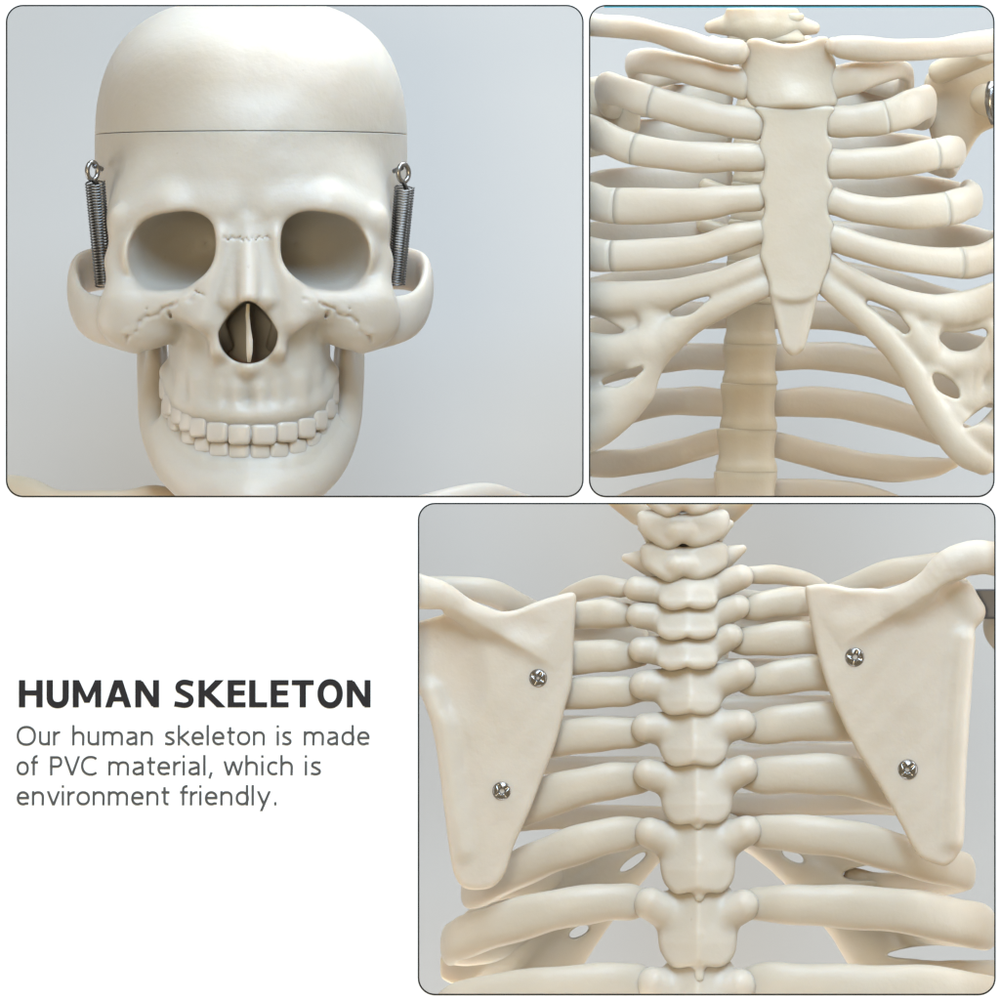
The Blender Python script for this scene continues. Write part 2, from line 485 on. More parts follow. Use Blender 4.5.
# lettering drawn as pen strokes; unit: cap height = 1, x height = 0.75 (of a humanist sans)
def arc(cx, cy, rx, ry, a0, a1, n=14, e=1.0):
    out = []
    for k in range(n + 1):
        a = math.radians(a0 + (a1 - a0) * k / n)
        c, s_ = math.cos(a), math.sin(a)
        out.append((cx + rx * math.copysign(abs(c) ** e, c), cy + ry * math.copysign(abs(s_) ** e, s_)))
    return out
def glyph(ch, t):
    """list of strokes (points, closed) and the inked width, t = pen width"""
    X = 0.74; h_ = t / 2
    def bowl(x0, x1, y0=0.0, y1=X): return arc((x0 + x1) / 2, (y0 + y1) / 2, (x1 - x0) / 2 - h_, (y1 - y0) / 2 - h_, 90, 450, 28, .9)
    def stem(x, y0, y1): return [(x + h_, y0), (x + h_, y1)]
    def hump(x0, x1, top=X):      # shoulder leaving a stem, going down
        r_ = (x1 - x0) / 2
        return [(x0 + h_, top * .70)] + arc(x0 + r_ + .01, top - r_ * .95 - h_, r_ - h_, r_ * .95, 140, 0, 12, .85) + [(x1 - h_, 0)]
    G = {
     'O': ([arc(.46, .5, .46 - h_, .52 - h_, 90, 450, 36, .9)], .92),
     'P': ([stem(0, 0, 1), [(0, 1 - h_), (.33, 1 - h_)] + arc(.33, .70, .27 - h_, .30 - h_, 90, -90, 14, .9) + [(0, .40 + h_)]], .6),
     'V': ([[(.05, 1), (.38, 0)], [(.71, 1), (.38, 0)]], .76),
     'C': ([arc(.47, .5, .47 - h_, .52 - h_, 48, 312, 24, .93)], .80),
     'o': ([bowl(0, .62)], .62),
     'u': ([[(h_, X), (h_, X * .38)] + arc(.27, X * .36, .27 - h_, X * .36 - h_, 180, 320, 12, .85), stem(.53 - t, 0, X)], .53),
     'r': ([stem(0, 0, X), [(h_, X * .62)] + arc(.31, X * .50, .26, X * .5 - h_, 150, 82, 8)], .38),
     'h': ([stem(0, 0, 1.06), hump(0, .55)], .55),
     'n': ([stem(0, 0, X), hump(0, .55)], .55),
     'm': ([stem(0, 0, X), hump(0, .50), hump(.50 - t, .91)], .91),
     'a': ([[(.06, X * .90)] + arc(.25, X - h_ - .17, .26 - h_, .17, 118, 0, 10, .9) + [(.51 - h_, 0)],
            [(.51 - h_, X * .56), (.34, X * .555)] + arc(.24, X * .28, .24 - h_, X * .275 - h_ * .9, 95, 270, 14, .9) + [(.36, h_ * 1.6), (.51 - h_, .14)]], .51),
     's': ([[(.44, X * .90)] + arc(.26, X * .73, .24 - h_, X * .27 - h_, 60, 220, 12, .9) + [(.24, X * .52)] + arc(.22, X * .27, .25 - h_, X * .27 - h_, 60, -120, 14, .9)[0:] + [(.02, X * .13)]], .48),
     'k': ([stem(0, 0, 1.06), [(.50, X), (.12, X * .50)], [(.16, X * .54), (.53, 0)]], .56),
     'e': ([[(.02, X * .52), (.56, X * .52)], arc(.29, X / 2, .29 - h_, X / 2 - h_, 8, 300, 26, .92) + [(.53, X * .13)]], .58),
     'l': ([stem(0, 0, 1.06)], t),
     'i': ([stem(0, 0, X), stem(0, .92, 1.05)], t),
     't': ([[(.14, .95), (.14, X * .28)] + arc(.28, X * .25, .14, X * .25 - h_, 180, 285, 8), [(0, X - h_), (.36, X - h_)]], .38),
     'd': ([bowl(0, .60), stem(.57 - t, 0, 1.06)], .57),
     'f': ([[(.14, 0), (.14, .82)] + arc(.30, .84, .16, .22 - h_, 180, 78, 10), [(0, X - h_), (.36, X - h_)]], .40),
     'w': ([[(.05, X), (.22, 0)], [(.42, X), (.22, 0)], [(.42, X), (.62, 0)], [(.79, X), (.62, 0)]], .84),
     'c': ([arc(.29, X / 2, .29 - h_, X / 2 - h_, 50, 310, 22, .92)], .48),
     'v': ([[(.05, X), (.29, 0)], [(.53, X), (.29, 0)]], .58),
     'y': ([[(.05, X), (.31, .02)], [(.55, X), (.18, -.30)]], .60),
     ',': ([[(.12, .16), (.03, -.16)]], .16),
     '.': ([[(.075, 0), (.075, .17)]], .15),
    }
    return G[ch]
def bold(ch, t):
    h_ = t / 2; q = t * .80       # q: horizontal bars are thinner
    B = {
     'H': ([([(h_, 0), (h_, 1)], t), ([(.80 - h_, 0), (.80 - h_, 1)], t), ([(.1, .53), (.7, .53)], q)], .80),
     'U': ([([(h_, 1), (h_, .38)] + arc(.375, .37, .375 - h_, .38 - q / 2, 180, 360, 20, .9) + [(.75 - h_, 1)], t)], .75),
     'M': ([([(h_ * .95, 0), (h_ * .95, 1)], t * .95), ([(.95 - h_ * .95, 0), (.95 - h_ * .95, 1)], t * .95), ([(.13, 1.0), (.475, .17)], q * .95), ([(.82, 1.0), (.475, .17)], q * .95)], .95),
     'A': ([([(.12, 0), (.41, 1)], t * .98), ([(.76, 0), (.47, 1)], t * .98), ([(.2, .30), (.68, .30)], q * .9)], .88),
     'N': ([([(h_ * .95, 0), (h_ * .95, 1)], t * .95), ([(.80 - h_ * .95, 0), (.80 - h_ * .95, 1)], t * .95), ([(.14, .96), (.66, .04)], t * .95)], .80),
     'S': ([([(.64, .86)] + arc(.37, .735, .34 - h_, .28 - q / 2, 62, 215, 14, .9) + arc(.34, .27, .35 - h_, .285 - q / 2, 52, -112, 16, .9) + [(.03, .13)], q * 1.05)], .70),
     'K': ([([(h_, 0), (h_, 1)], t), ([(.70, 1.0), (.27, .50)], t * .98), ([(.27, .54), (.76, 0)], t * .98)], .85),
     'E': ([([(h_, 0), (h_, 1)], t), ([(.1, 1 - q / 2), (.60, 1 - q / 2)], q), ([(.1, .53), (.57, .53)], q), ([(.1, q / 2), (.60, q / 2)], q)], .60),
     'L': ([([(h_, 0), (h_, 1)], t), ([(.1, q / 2), (.60, q / 2)], q)], .60),
     'T': ([([(.36, 0), (.36, .95)], t), ([(0, 1 - q / 2), (.72, 1 - q / 2)], q)], .72),
     'O': ([(arc(.43, .5, .43 - h_, .52 - q / 2, 90, 450, 36, .93), t * .97)], .86),
    }
    return B[ch]
KERN = {'r': -.10, 'f': -.10, 't': -.07, 'o': -.03, 'e': -.03, 'v': -.06, 'V': -.08, 'k': -.07, 's': -.02, 'c': -.04, 'P': -.04, 'w': -.05}
def write(name, lines, base, cap, mat, t, isbold, gap):
    V = []; Fc = []; lay = [0]
    def stroke(P, wd):
        if len(P) == 2 and abs(P[0][0] - P[1][0]) > 0.6 and abs(P[0][1] - P[1][1]) > 0.4 * cap:
            (xa, ya), (xb, yb) = P
            lay[0] += 1
            hw = wd / 2 * math.hypot(xa - xb, ya - yb) / abs(ya - yb)
            b0 = len(V); dd = -0.0006 - 0.000004 * (lay[0] % 12)
            for qx, qy in ((xa - hw, ya), (xa + hw, ya), (xb + hw, yb), (xb - hw, yb)):
                V.append(Vector(((qx - 500) * PX, dd, (500 - qy) * PX)))
            Fc.append((b0, b0 + 1, b0 + 2, b0 + 3) if ya < yb else (b0 + 3, b0 + 2, b0 + 1, b0)); return
        P = [Vector(p) for p in P]; n = len(P)
        clo = (P[0] - P[-1]).length < 1e-4 and n > 3
        if clo: P = P[:-1]; n -= 1
        lay[0] += 1
        dd = -0.0006 - 0.000004 * (lay[0] % 12)
        b0 = len(V)
        for i in range(n):
            a = P[i - 1] if (i > 0 or clo) else P[i]; c = P[(i + 1) % n] if (i < n - 1 or clo) else P[i]
            u = (P[i] - a); v_ = (c - P[i])
            if u.length < 1e-6: u = v_
            if v_.length < 1e-6: v_ = u
            u = u.normalized(); v_ = v_.normalized()
            m_ = (u + v_)
            m_ = m_.normalized() if m_.length > 1e-3 else u
            sc_ = min(1 / max(m_.dot(u), .5), 1.6)
            nn = Vector((-m_.y, m_.x)) * wd / 2 * sc_
            for q_ in (P[i] + nn, P[i] - nn):
                V.append(Vector(((q_.x - 500) * PX, dd, (500 - q_.y) * PX)))
        for i in range(n if clo else n - 1):
            j = (i + 1) % n
            Fc.append((b0 + 2 * i, b0 + 2 * i + 1, b0 + 2 * j + 1, b0 + 2 * j))
    for wd_, x0, x1 in lines:
        gl = [(bold if isbold else glyph)(c, t) for c in wd_]
        tot = sum(g[1] for g in gl) + gap * (len(gl) - 1) + (0 if isbold else sum(KERN.get(c, 0) for c in wd_[:-1]))
        k = (x1 - x0) / cap / tot           # horizontal stretch of the word
        x = 0
        for (g, wg), c_ in zip(gl, wd_):
            for st in g:
                P, wdt = st if isbold else (st, t)
                stroke([(x0 + (x + px_) * cap * k, base - py_ * cap) for px_, py_ in P], wdt * cap)
            x += wg + gap + (0 if isbold else KERN.get(c_, 0))
    o = mesh_obj(name, V, Fc, mat, board, smooth=False)
    return o
write('heading', [('HUMAN', 18.5, 159.5), ('SKELETON', 173.5, 371)], 707.3, 27.3, M_HEAD, 0.235, True, 0.10)
write('text_line', [('Our', 16.5, 61), ('human', 72, 153), ('skeleton', 164.5, 265), ('is', 276.5, 292), ('made', 303.5, 370)], 745.3, 19.2, M_TEXT, 0.125, False, 0.125)
write('text_line', [('of', 16.5, 39), ('PVC', 50, 97.5), ('material,', 108, 212.5), ('which', 223.5, 293), ('is', 304.5, 321.5)], 775.3, 19.2, M_TEXT, 0.125, False, 0.125)
write('text_line', [('environment', 16.5, 170), ('friendly.', 180, 277)], 805.3, 19.2, M_TEXT, 0.125, False, 0.125)

# ------------------------------------------------------------------ backdrop
BD = 760
V = []; F = []
prof = [(BD, 2200), (BD, -1300)]
bd = mesh_obj('backdrop', [Vector((-2.2, BD * PX, 2.0)), Vector((2.2, BD * PX, 2.0)), Vector((2.2, BD * PX, -2.0)), Vector((-2.2, BD * PX, -2.0)),
                           Vector((-2.2, BD * PX + .02, 2.0)), Vector((2.2, BD * PX + .02, 2.0)), Vector((2.2, BD * PX + .02, -2.0)), Vector((-2.2, BD * PX + .02, -2.0))],
              [(0, 3, 2, 1), (4, 5, 6, 7), (0, 1, 5, 4), (1, 2, 6, 5), (2, 3, 7, 6), (3, 0, 4, 7)], M_BACK, smooth=False)
bd['kind'] = 'structure'

# ================================================================== 1. SKULL
sk = empty('skull_model', 'cream plastic skull with full teeth and a steel spring at each temple', 'skeleton model')
OX = 249; WD = 62                      # centre column, depth of the forehead plane
h = 1.6
F = Field((0, -12, -50 + WD), (196, 440, 385 + WD), h)
W = WD
bc = (0, 150, 185 + W)
F.add(superell(bc, (157.5, 155.5, 185), 2.75, 2.05, 150), 1)
# frontal bone, brow, orbit frame
F.add(ellip((0, 224, 67 + W), (141, 80, 62)), 34)
F.add(capsule((24, 211, 17 + W), (78, 209, 20 + W), 11, 11), 28)
F.add(capsule((78, 208, 17 + W), (124, 224, 39 + W), 11, 11), 24)
F.add(capsule((127, 218, 38 + W), (130, 262, 46 + W), 11, 11), 8)
F.add(capsule((130, 262, 46 + W), (124, 300, 34 + W), 12, 20), 12)
# temporal hollow
F.sub(ellip((186, 240, 122 + W), (44, 66, 66)), 18)
F.sub(ellip((166, 302, 122 + W), (42, 52, 56)), 12)
F.add(ellip((80, 254, 74 + W), (60, 50, 84)), 6)
# zygoma and lower rim
F.add(capsule((124, 302, 34 + W), (62, 306, 10 + W), 16, 16), 14)
F.add(ellip((108, 318, 36 + W), (44, 33, 27)), 12)
F.add(capsule((30, 240, 6 + W), (44, 320, 8 + W), 15, 22), 12)
F.add(ellip((0, 275, 60 + W), (66, 70, 48)), 14)
# arch
arch = [(112, 326, 42 + W, 26), (138, 322, 56 + W, 25), (160, 316, 82 + W, 23), (172, 304, 114 + W, 22), (177, 286, 148 + W, 22), (172, 272, 180 + W, 22), (150, 266, 208 + W, 22), (124, 266, 226 + W, 22)]
chain(F, [(a_[0], a_[1], a_[2], a_[3] * .5) for a_ in arch], 9, (1.45, 0.5, 1))
# maxilla with a slanted lower edge
mf, mlo, mhi = superell((0, 352, 82 + W), (81, 92, 84), 4, 2.3, 70)
def maxf(x, y, z):
    return np.maximum(mf(x, y, z), (y - (426 - 0.62 * np.maximum(z - W - 8, 0) - 0.0 * x)) * 0.85)
F.add((maxf, mlo, mhi), 12)
def archw(u, off=0):
    a = min(abs(u) / 84.0, 0.999)
    return off - 2 + 96 * (1 - math.sqrt(1 - a ** 2.2)) ** 0.9
# nose bridge
F.add(capsule((0, 228, 8 + W), (0, 298, -24 + W), 11, 10), 12)
F.add(capsule((12, 232, 12 + W), (16, 300, -8 + W), 10, 12), 10)
F.add(capsule((27, 318, 2 + W), (30, 350, 0 + W), 10, 10), 10)
F.add(ellip((0, 368, 0 + W), (9, 9, 10)), 8)
# canine and incisor root swellings
for u, v, w_, r_ in ((12, 408, 2, 7), (31, 405, 6, 6), (49, 400, 16, 8), (64, 394, 34, 6)):
    F.add(capsule((u, v - 18, w_ + 4 + W), (u, v + 4, w_ + 4 + W), r_ * .7, r_), 12)
chain(F, [(u, y_ - 9, archw(u) + 8 + W, 11) for u, y_ in ((-14, 425), (0, 425), (20, 425), (38, 422), (52, 418), (62, 412), (69, 404), (74.5, 394), (79, 382))], 9)
F.sub(ellip((40, 388, -6 + W), (6, 17, 9)), 10)
F.sub(ellip((58, 348, 2 + W), (14, 20, 9)), 14)
chain(F, [(u, y_, archw(u) + 9.5 + W, 10) for u, y_ in ((-14, 434), (0, 434), (20, 434), (38, 430), (52, 425), (62, 418), (70, 408), (75.5, 396), (80, 386))], 5)
# orbits
def orbit(x, y, z):
    t = np.clip((z - (2 + W)) / 110.0, -0.15, 1.3)
    cx = 79 - 34 * np.clip(t, 0, 1.3); cy = 252 + 0.15 * (x - 79) - 4 * t
    s = np.sqrt(np.maximum(1.0 - np.clip(t, 0, 1) ** 2.6, 0.0001))
    s = s * (1 + 0.02 * np.clip((z - W) / 20, 0, 1))
    X = np.abs(x - cx) / 46.5; Y = np.abs(y - cy) / 38.0
    k = (X ** 2.5 + Y ** 2.5) ** (1 / 2.5)
    return np.maximum((k - s) * 38, (z - (120 + W)))
F.sub((orbit, (20, 205, -60 + W), (135, 300, 150 + W)), 6)
# nasal opening
def nose(x, y, z):
    yy = (y - 333) / 31.0
    hw = 29.5 * (1 + 0.46 * np.minimum(yy, 0)) + 0 * z
    k = np.sqrt((x / hw) ** 2 + np.abs(yy) ** 2.3)
    return np.maximum((k - 1) * 25, z - (92 + W))
F.sub((nose, (-5, 296, -60 + W), (36, 368, 95 + W)), 3)
F.add(capsule((30, 325, 30 + W), (22, 345, 75 + W), 7, 6), 4)      # turbinate
# foramina, sutures
zf_ = F.surf(79, 315)
F.sub(capsule((80, 313, zf_ - 1), (76, 318, zf_ + 9), 2.4, 1.8), 3)
zf_ = F.surf(101, 310)
F.sub(capsule((101, 310, zf_ - 2), (101, 310, zf_ + 2), 1.2, 1.2), 1.5)
F.groove([(56, 300), (66, 301), (76, 306), (86, 309), (90, 315), (100, 316), (108, 322), (112, 331), (121, 336), (122, 343)], 1.1, 3, 0.0)
for a in ((60, 299, 2.6), (92, 309, 2.8), (116, 329, 2.6)):
    zf_ = F.surf(a[0], a[1])
    if zf_: F.add(ellip((a[0], a[1], zf_ + 2), (9, 3.2, a[2]), 0.5), 4)
rng = np.random.RandomState(4)
F.mirror()
zz = [(-24, 238), (-20, 241), (-16, 238), (-12, 240), (-8, 238), (-5, 242), (-2, 239), (1, 243), (4, 239), (8, 241), (11, 237), (15, 240), (19, 237), (22, 240)]
F.groove(zz, 0.9, 1.0, 0.1)
F.groove([(-60, 300), (-52, 292), (-44, 296)], 1.0, 2)
F.disp(lambda x, y, z: 0.5 * np.sin(x * .07 + 1) * np.sin(y * .06 + z * .05) + 0.3 * np.sin(x * .13 + y * .11) * np.sin(z * .12 + y * .05))
cranium = F.build('cranium', M_BONE, sk, 120, OX)
cap = link('skull_cap', cranium.data.copy(), None, sk)
zc = (500 - 132.0) * PX * (1 + 120 * PX / CAMD)
clip_mesh(cranium.data, [(Vector((0, 0, zc - 0.0005)), Vector((0, 0, 1)))])
clip_mesh(cap.data, [(Vector((0, 0, zc + 0.0004)), Vector((0, 0, -1)))])
cap['label'] = 'smooth dome of the skull above the saw line'

# nasal septum
sp = [(248, 304, W - 18), (247.5, 315, W - 10), (248.5, 328, W - 6), (249.5, 340, W - 8), (249.5, 352, W - 10), (249, 362, W - 8)]
V = []; Fc = []
for i, (x, y, d) in enumerate(sp):
    wv = [1.6, 1.9, 2.2, 3.2, 3.0, 1.6][i]
    for dx, dd in ((-wv, 0), (wv, 0), (wv * .8, 85), (-wv * .8, 85)):
        V.append(at(x + dx, y, d + dd))
for i in range(len(sp) - 1):
    a = i * 4
    for k in range(4):
        Fc.append((a + k, a + (k + 1) % 4, a + 4 + (k + 1) % 4, a + 4 + k))
Fc += [(3, 2, 1, 0), (20, 21, 22, 23)]
sep = mesh_obj('nasal_septum', V, Fc, M_BONE, cranium)

# mandible
F = Field((0, 285, -20 + W), (126, 498, 200 + W), h)
ram = [(103, 290, 172 + W, 13), (100, 340, 158 + W, 15), (97, 385, 136 + W, 17), (90, 425, 108 + W, 21), (75, 458, 74 + W, 24), (54, 480, 44 + W, 25), (28, 492, 22 + W, 27), (0, 494, 14 + W, 27)]
chain(F, ram, 10)
gum = ((-14, 462), (0, 462), (20, 462), (36, 460), (50, 453), (62, 443), (71, 430), (78, 414))
chain(F, [(u, y_ + 3.5, archw(u) + 12 + W, 10.5) for u, y_ in gum], 8)
chain(F, [(u, y_ - 9, archw(u) + 15 + W, 9) for u, y_ in gum], 5)
chain(F, [(u * 1.05, y_ + 20, archw(u) + 17 + W, 14) for u, y_ in gum], 14)
F.add(capsule((97, 330, 134 + W), (93, 400, 114 + W), 7, 12), 12)     # coronoid plate
F.sub(ellip((80, 345, 118 + W), (9, 34, 16)), 8)
F.add(ellip((0, 505, 2 + W), (30, 22, 22)), 14)
for u, v, w_ in ((9, 464, 8), (27, 464, 10), (44, 458, 18), (58, 447, 34)):
    F.add(capsule((u, v + 2, w_ + W + 4), (u, v + 18, w_ + W + 4), 5, 4), 9)
F.mirror()
F.disp(lambda x, y, z: 0.5 * np.sin(x * .09 + 1) * np.sin(y * .1 + z * .07))
F.cut(lambda x, y, z: y - 498.6)
mand = F.build('mandible', M_BONE, sk, 100, OX)

# teeth: superquadric crowns
def tooth(x, y, w, hx, hy, hd, yaw, parent, tilt=0, e=0.45):
    nu, nv = 28, 18
    V = []; Fc = []
    def sp_(c, p): return math.copysign(abs(c) ** p, c)
    for i in range(nv + 1):
        ph = -math.pi / 2 + math.pi * i / nv
        for j in range(nu):
            th = 2 * math.pi * j / nu
            a = hx * sp_(math.cos(ph), e) * sp_(math.cos(th), e + .12)
            b = hd * sp_(math.cos(ph), e) * sp_(math.sin(th), e + .15)
            c = hy * sp_(math.sin(ph), e)
            a *= 1 - 0.05 * c / hy * parent_sign
            V.append((a, b, c))
    for i in range(nv):
        for j in range(nu):
            Fc.append((i * nu + j, i * nu + (j + 1) % nu, (i + 1) * nu + (j + 1) % nu, (i + 1) * nu + j))
    R = Matrix.Rotation(yaw, 3, 'Z') @ Matrix.Rotation(tilt, 3, 'Y')
    p = at(x, y, w + W)
    VV = [p + R @ (Vector(v) * PX) for v in V]
    return mesh_obj('tooth', VV, Fc, M_TOOTH, parent)
upper = [(-79, 388, 5, 12), (-74.5, 403, 6.5, 13), (-66, 414, 6.5, 11), (-58, 421, 6.8, 10.5), (-47.5, 427, 7.8, 10.5), (-30, 432, 10.3, 10.5), (-9.2, 434.5, 11, 10.5),
         (14.3, 434.5, 12.2, 10.5), (36.5, 432, 10.2, 10.5), (54, 428, 8, 10.5), (66.5, 420, 7, 10.5), (74.5, 408, 6.2, 11), (79, 393, 5, 12)]
parent_sign = -1
for u, y, hx, hy in upper:
    w = archw(u); dw = (archw(u + 2) - archw(u - 2)) / 4
    tooth(OX + u * (1 + .02 * (abs(u) > 45)), y, w + 5.4 - .035 * max(abs(u) - 25, 0), min(hx * math.sqrt(1 + dw * dw), 11) * 1.12 if abs(u) > 25 else hx * 1.08, hy, 8, math.atan(dw), cranium, e=0.4)
lower = [(-77, 409, 6, 12), (-70, 422, 7, 11), (-56, 437, 6.5, 9), (-44, 445, 7.4, 9), (-28, 449.5, 9.2, 9), (-9.2, 451, 10.2, 9.5), (10.6, 451.5, 9.6, 9.5),
         (28.6, 450.5, 8.8, 9.5), (45.6, 447, 8.4, 9.5), (60.5, 440, 7.4, 9.5), (71, 427, 7, 11), (78, 411, 6, 12)]
parent_sign = 1
for u, y, hx, hy in lower:
    w = archw(u, 6.5); dw = (archw(u + 2) - archw(u - 2)) / 4
    tooth(OX + u * (1 + .02 * (abs(u) > 45)), y, w + 5.0 - .05 * max(abs(u) - 25, 0), min(hx * math.sqrt(1 + dw * dw), 10) * 1.13 if abs(u) > 25 else hx * 1.10, hy - 1, 8, math.atan(dw), mand, e=0.42)

# springs with hook eyes
def wire(name, P, r, mat, parent, ns=8):
    n = len(P); rings = []
    for i in range(n):
        T = (P[min(i + 1, n - 1)] - P[max(i - 1, 0)]).normalized()
        A = T.cross(Vector((0.13, 0.9, 0.4))).normalized(); B = T.cross(A).normalized()
        rings.append((P[i], A * r, B * r))
    V, Fc = loft(rings, ns)
    return mesh_obj(name, V, Fc, mat, parent)
for (x0, y0, d0, x1, y1, d1, hx, hy) in ((95, 182, 70 + W, 104, 286, 112 + W, 92.5, 171), (404.5, 187, 70 + W, 396, 284, 112 + W, 403.5, 173)):
    a = at(x0, y0, d0); b = at(x1, y1, d1)
    D = (b - a); L = D.length; T = D.normalized()
    A = T.cross(Vector((0, 1, 0))).normalized(); B = T.cross(A).normalized()
    turns = 36; P = []
    for i in range(turns * 16 + 1):
        t = i / (turns * 16); an = 2 * math.pi * turns * t
        rr = 0.0096 * (1 - 0.12 * t)
        P.append(a + D * t + A * rr * math.cos(an) + B * rr * math.sin(an))
    spg = wire('spring', P, 0.00095, M_SPRING, sk)
    c = at(hx, hy, d0 - 2)
    P = [c + Vector((0.0052 * math.cos(t), 0.004 * math.cos(t), 0.0088 * math.sin(t))) for t in np.linspace(-1.4, 4.7, 40)]
    P += [a + D * 0.02 + A * 0.002]
    wire('hook_eye', P, 0.0025, M_STEEL, spg, 10)
    c2 = at(hx + (2 if hx < 249 else -2), hy - 5, d0 - 2)
    ins = at(hx + (9 if hx < 249 else -9), hy - 2, d0 + 30)
    wire('screw_pin', [c2, (c2 + ins) / 2, ins], 0.0026, M_DARK, spg, 10)
wire('screw_pin', [at(389, 339, 120 + W), at(386.5, 342, 112 + W), at(386, 343.5, 108 + W)], 0.0018, M_DARK, sk, 8)

# neck and shoulders behind the jaw
for i in range(4):
    y = 345 + i * 38
    pts = [(OX, y - 15, 190 + W, 28, 22), (OX, y, 190 + W, 25, 20), (OX, y + 15, 190 + W, 28, 22)]
    V, Fc = loft(tube_rings(pts, 4, up=(1, 0, 0), caps=(0.3, 0.3), wob=0), 28)
    o = mesh_obj('neck_vertebra', V, Fc, M_SPINE, sk)
tube('clavicle', [(-30, 486, 270, 14, 14), (20, 492, 240, 15, 14), (60, 506, 215, 15, 14), (120, 507, 190, 16, 14), (160, 504, 180, 17, 14), (200, 520, 170, 17, 14)], M_SPINE, sk, planes=CL1)
tube('clavicle', [(300, 520, 170, 17, 14), (380, 520, 180, 16, 14), (435, 509, 190, 16, 14), (480, 501, 215, 17, 15), (520, 510, 240, 16, 14), (570, 520, 260, 15, 14)], M_BONE, sk, planes=CL1)

# ================================================================== 2. RIB CAGE, FRONT
rc = empty('rib_cage_model', 'cream plastic rib cage seen from the front, breastbone and collarbones in view', 'skeleton model')
# breastbone
F = Field((735, 30, 30), (842, 362, 84), 1.3)
zst = lambda x, y: 54 + 0.0016 * (x - 793) ** 2 - 0.0002 * (y - 200) ** 2 * 0 + 4 * np.exp(-((y - 108) / 12) ** 2) * 0
man = [(748, 40), (765, 38), (788, 43), (810, 38), (827, 37), (831, 50), (836, 63), (835, 82), (838, 97), (832, 107), (795, 108.5), (757, 108), (744, 92), (742, 78), (741, 62), (746, 52)]
F.add(plate(man, lambda x, y: 59 + 0.004 * (x - 790) ** 2 - 6 * np.exp(-((y - 104) / 18.0) ** 2 - ((x - 795) / 26.0) ** 2), 12, 6), 3)
F.sub(ellip((788, 36, 44), (24, 6, 30)), 8)
F.disp(lambda x, y, z: 0.5 * np.sin(x * .16 + 1) * np.sin(y * .14 + z * .1))
manub = F.build('manubrium', M_RIB, rc, 56)
F = Field((735, 95, 30), (850, 362, 84), 1.3)
bod = [(756, 106.5), (795, 107), (833, 106.5), (829, 120), (828, 135), (833, 147), (829, 160), (828, 175), (833, 187), (829, 200), (829, 214), (834, 226), (832, 240), (831, 258), (827, 272),
       (822, 284), (816, 296), (795, 302), (773, 297), (769, 284), (765, 270), (760, 256), (762, 240), (759, 228), (764, 214), (764, 202), (759, 190), (763, 176), (764, 164), (759, 150), (761, 136), (763, 122)]
zb = lambda x, y: 57 + 0.0022 * (x - 795) ** 2 + 0.00006 * (y - 200) ** 2
F.add(plate(bod, zb, 10.5, 4), 3)
F.disp(lambda x, y, z: 0.7 * np.sin(x * .11 + 1) * np.sin(y * .09 + z * .1))
xi = [(771, 286), (783, 290), (795, 290), (808, 290), (817, 286), (814, 304), (809, 330), (803, 350), (795, 356), (787, 352), (779, 332), (773, 306)]
F.add(plate(xi, lambda x, y: 60 + 0 * x, 8.5, 6), 6)
F.add(capsule((775, 300, 54), (786, 347, 54), 3, 2.5), 4)
F.add(capsule((814, 300, 54), (802, 347, 54), 3, 2.5), 4)
body = F.build('sternum', M_RIB, rc, 54)

# collar bones
tube('clavicle', [(560, 18, 120, 12, 11), (595, 25, 95, 11, 10), (640, 29, 70, 10, 10), (680, 40, 52, 11, 10), (715, 50, 46, 11, 11), (738, 52, 46, 12, 12)], M_RIB, rc, planes=CL2, wob=0.05)
tube('clavicle', [(834, 46, 46, 8, 9), (850, 48, 46, 12, 11), (890, 50, 56, 11, 10), (930, 49, 78, 9.5, 9), (965, 45, 100, 11, 9), (1010, 38, 130, 12, 9)], M_RIB, rc, planes=CL2, wob=0.04)

SP = 760   # spine column x
def fcurve(x): return 0
# each rib: cartilage points, rib points up to the side, back points to the spine
def islands(o):
    """a clipped loop may fall in two: give each piece an object"""
    bm = bmesh.new(); bm.from_mesh(o.data)
    seen = set(); groups = []
    for v in bm.verts:
        if v.index in seen: continue
        st = [v]; g = set()
        while st:
            q = st.pop()
            if q.index in g: continue
            g.add(q.index)
            st += [e.other_vert(q) for e in q.link_edges if e.other_vert(q).index not in g]
        seen |= g; groups.append(g)
    bm.free()
    if len(groups) < 2: return
    src = o.data
    for k, g in enumerate(groups):
        bm = bmesh.new(); bm.from_mesh(src)
        bmesh.ops.delete(bm, geom=[v for v in bm.verts if v.index not in g], context='VERTS')
        me = bpy.data.meshes.new(src.name); bm.to_mesh(me); bm.free()
        me.materials.append(src.materials[0])
        if k == 0: o.data = me
        else: c = bpy.data.objects.new('rib', me); COL.objects.link(c); c.parent = o.parent
def ribset(cart, front, back, rmat=M_RIB, n=9):
    if not cart:
        o = tube('rib', front + back, rmat, rc, planes=CL2); islands(o); return
    pts = cart + front[1:] + back
    SEED[0] += 1.7
    R = tube_rings([(p[0], p[1], p[2], p[3] * 1.08, p[4]) for p in pts], n, wob=0.03, seed=SEED[0])
    k = 5 + n * (len(cart) - 1)
    c, A, B = R[k]; R[k] = (c, A * 0.999, B * 0.998)
    for nm, rr in (('costal_cartilage', R[:k + 1]), ('rib', R[k:])):
        V, F = loft(rr, 28, sq=0.9)
        o = mesh_obj(nm, V, F, rmat, rc)
        if clip_mesh(o.data, CL2) == 0: bpy.data.objects.remove(o)
        else: islands(o)
def back_l(xs, ys, yb, r=15.5, xo=None):
    return [(xs + 6, ys + 8, 235, r, 8), (xs + 40, (ys + yb * 2) / 3 + 4, 292, r, 7.5), (680, yb + 3, 312, r, 7.5), (SP - 34, yb, 300, r * .85, 7.5)]
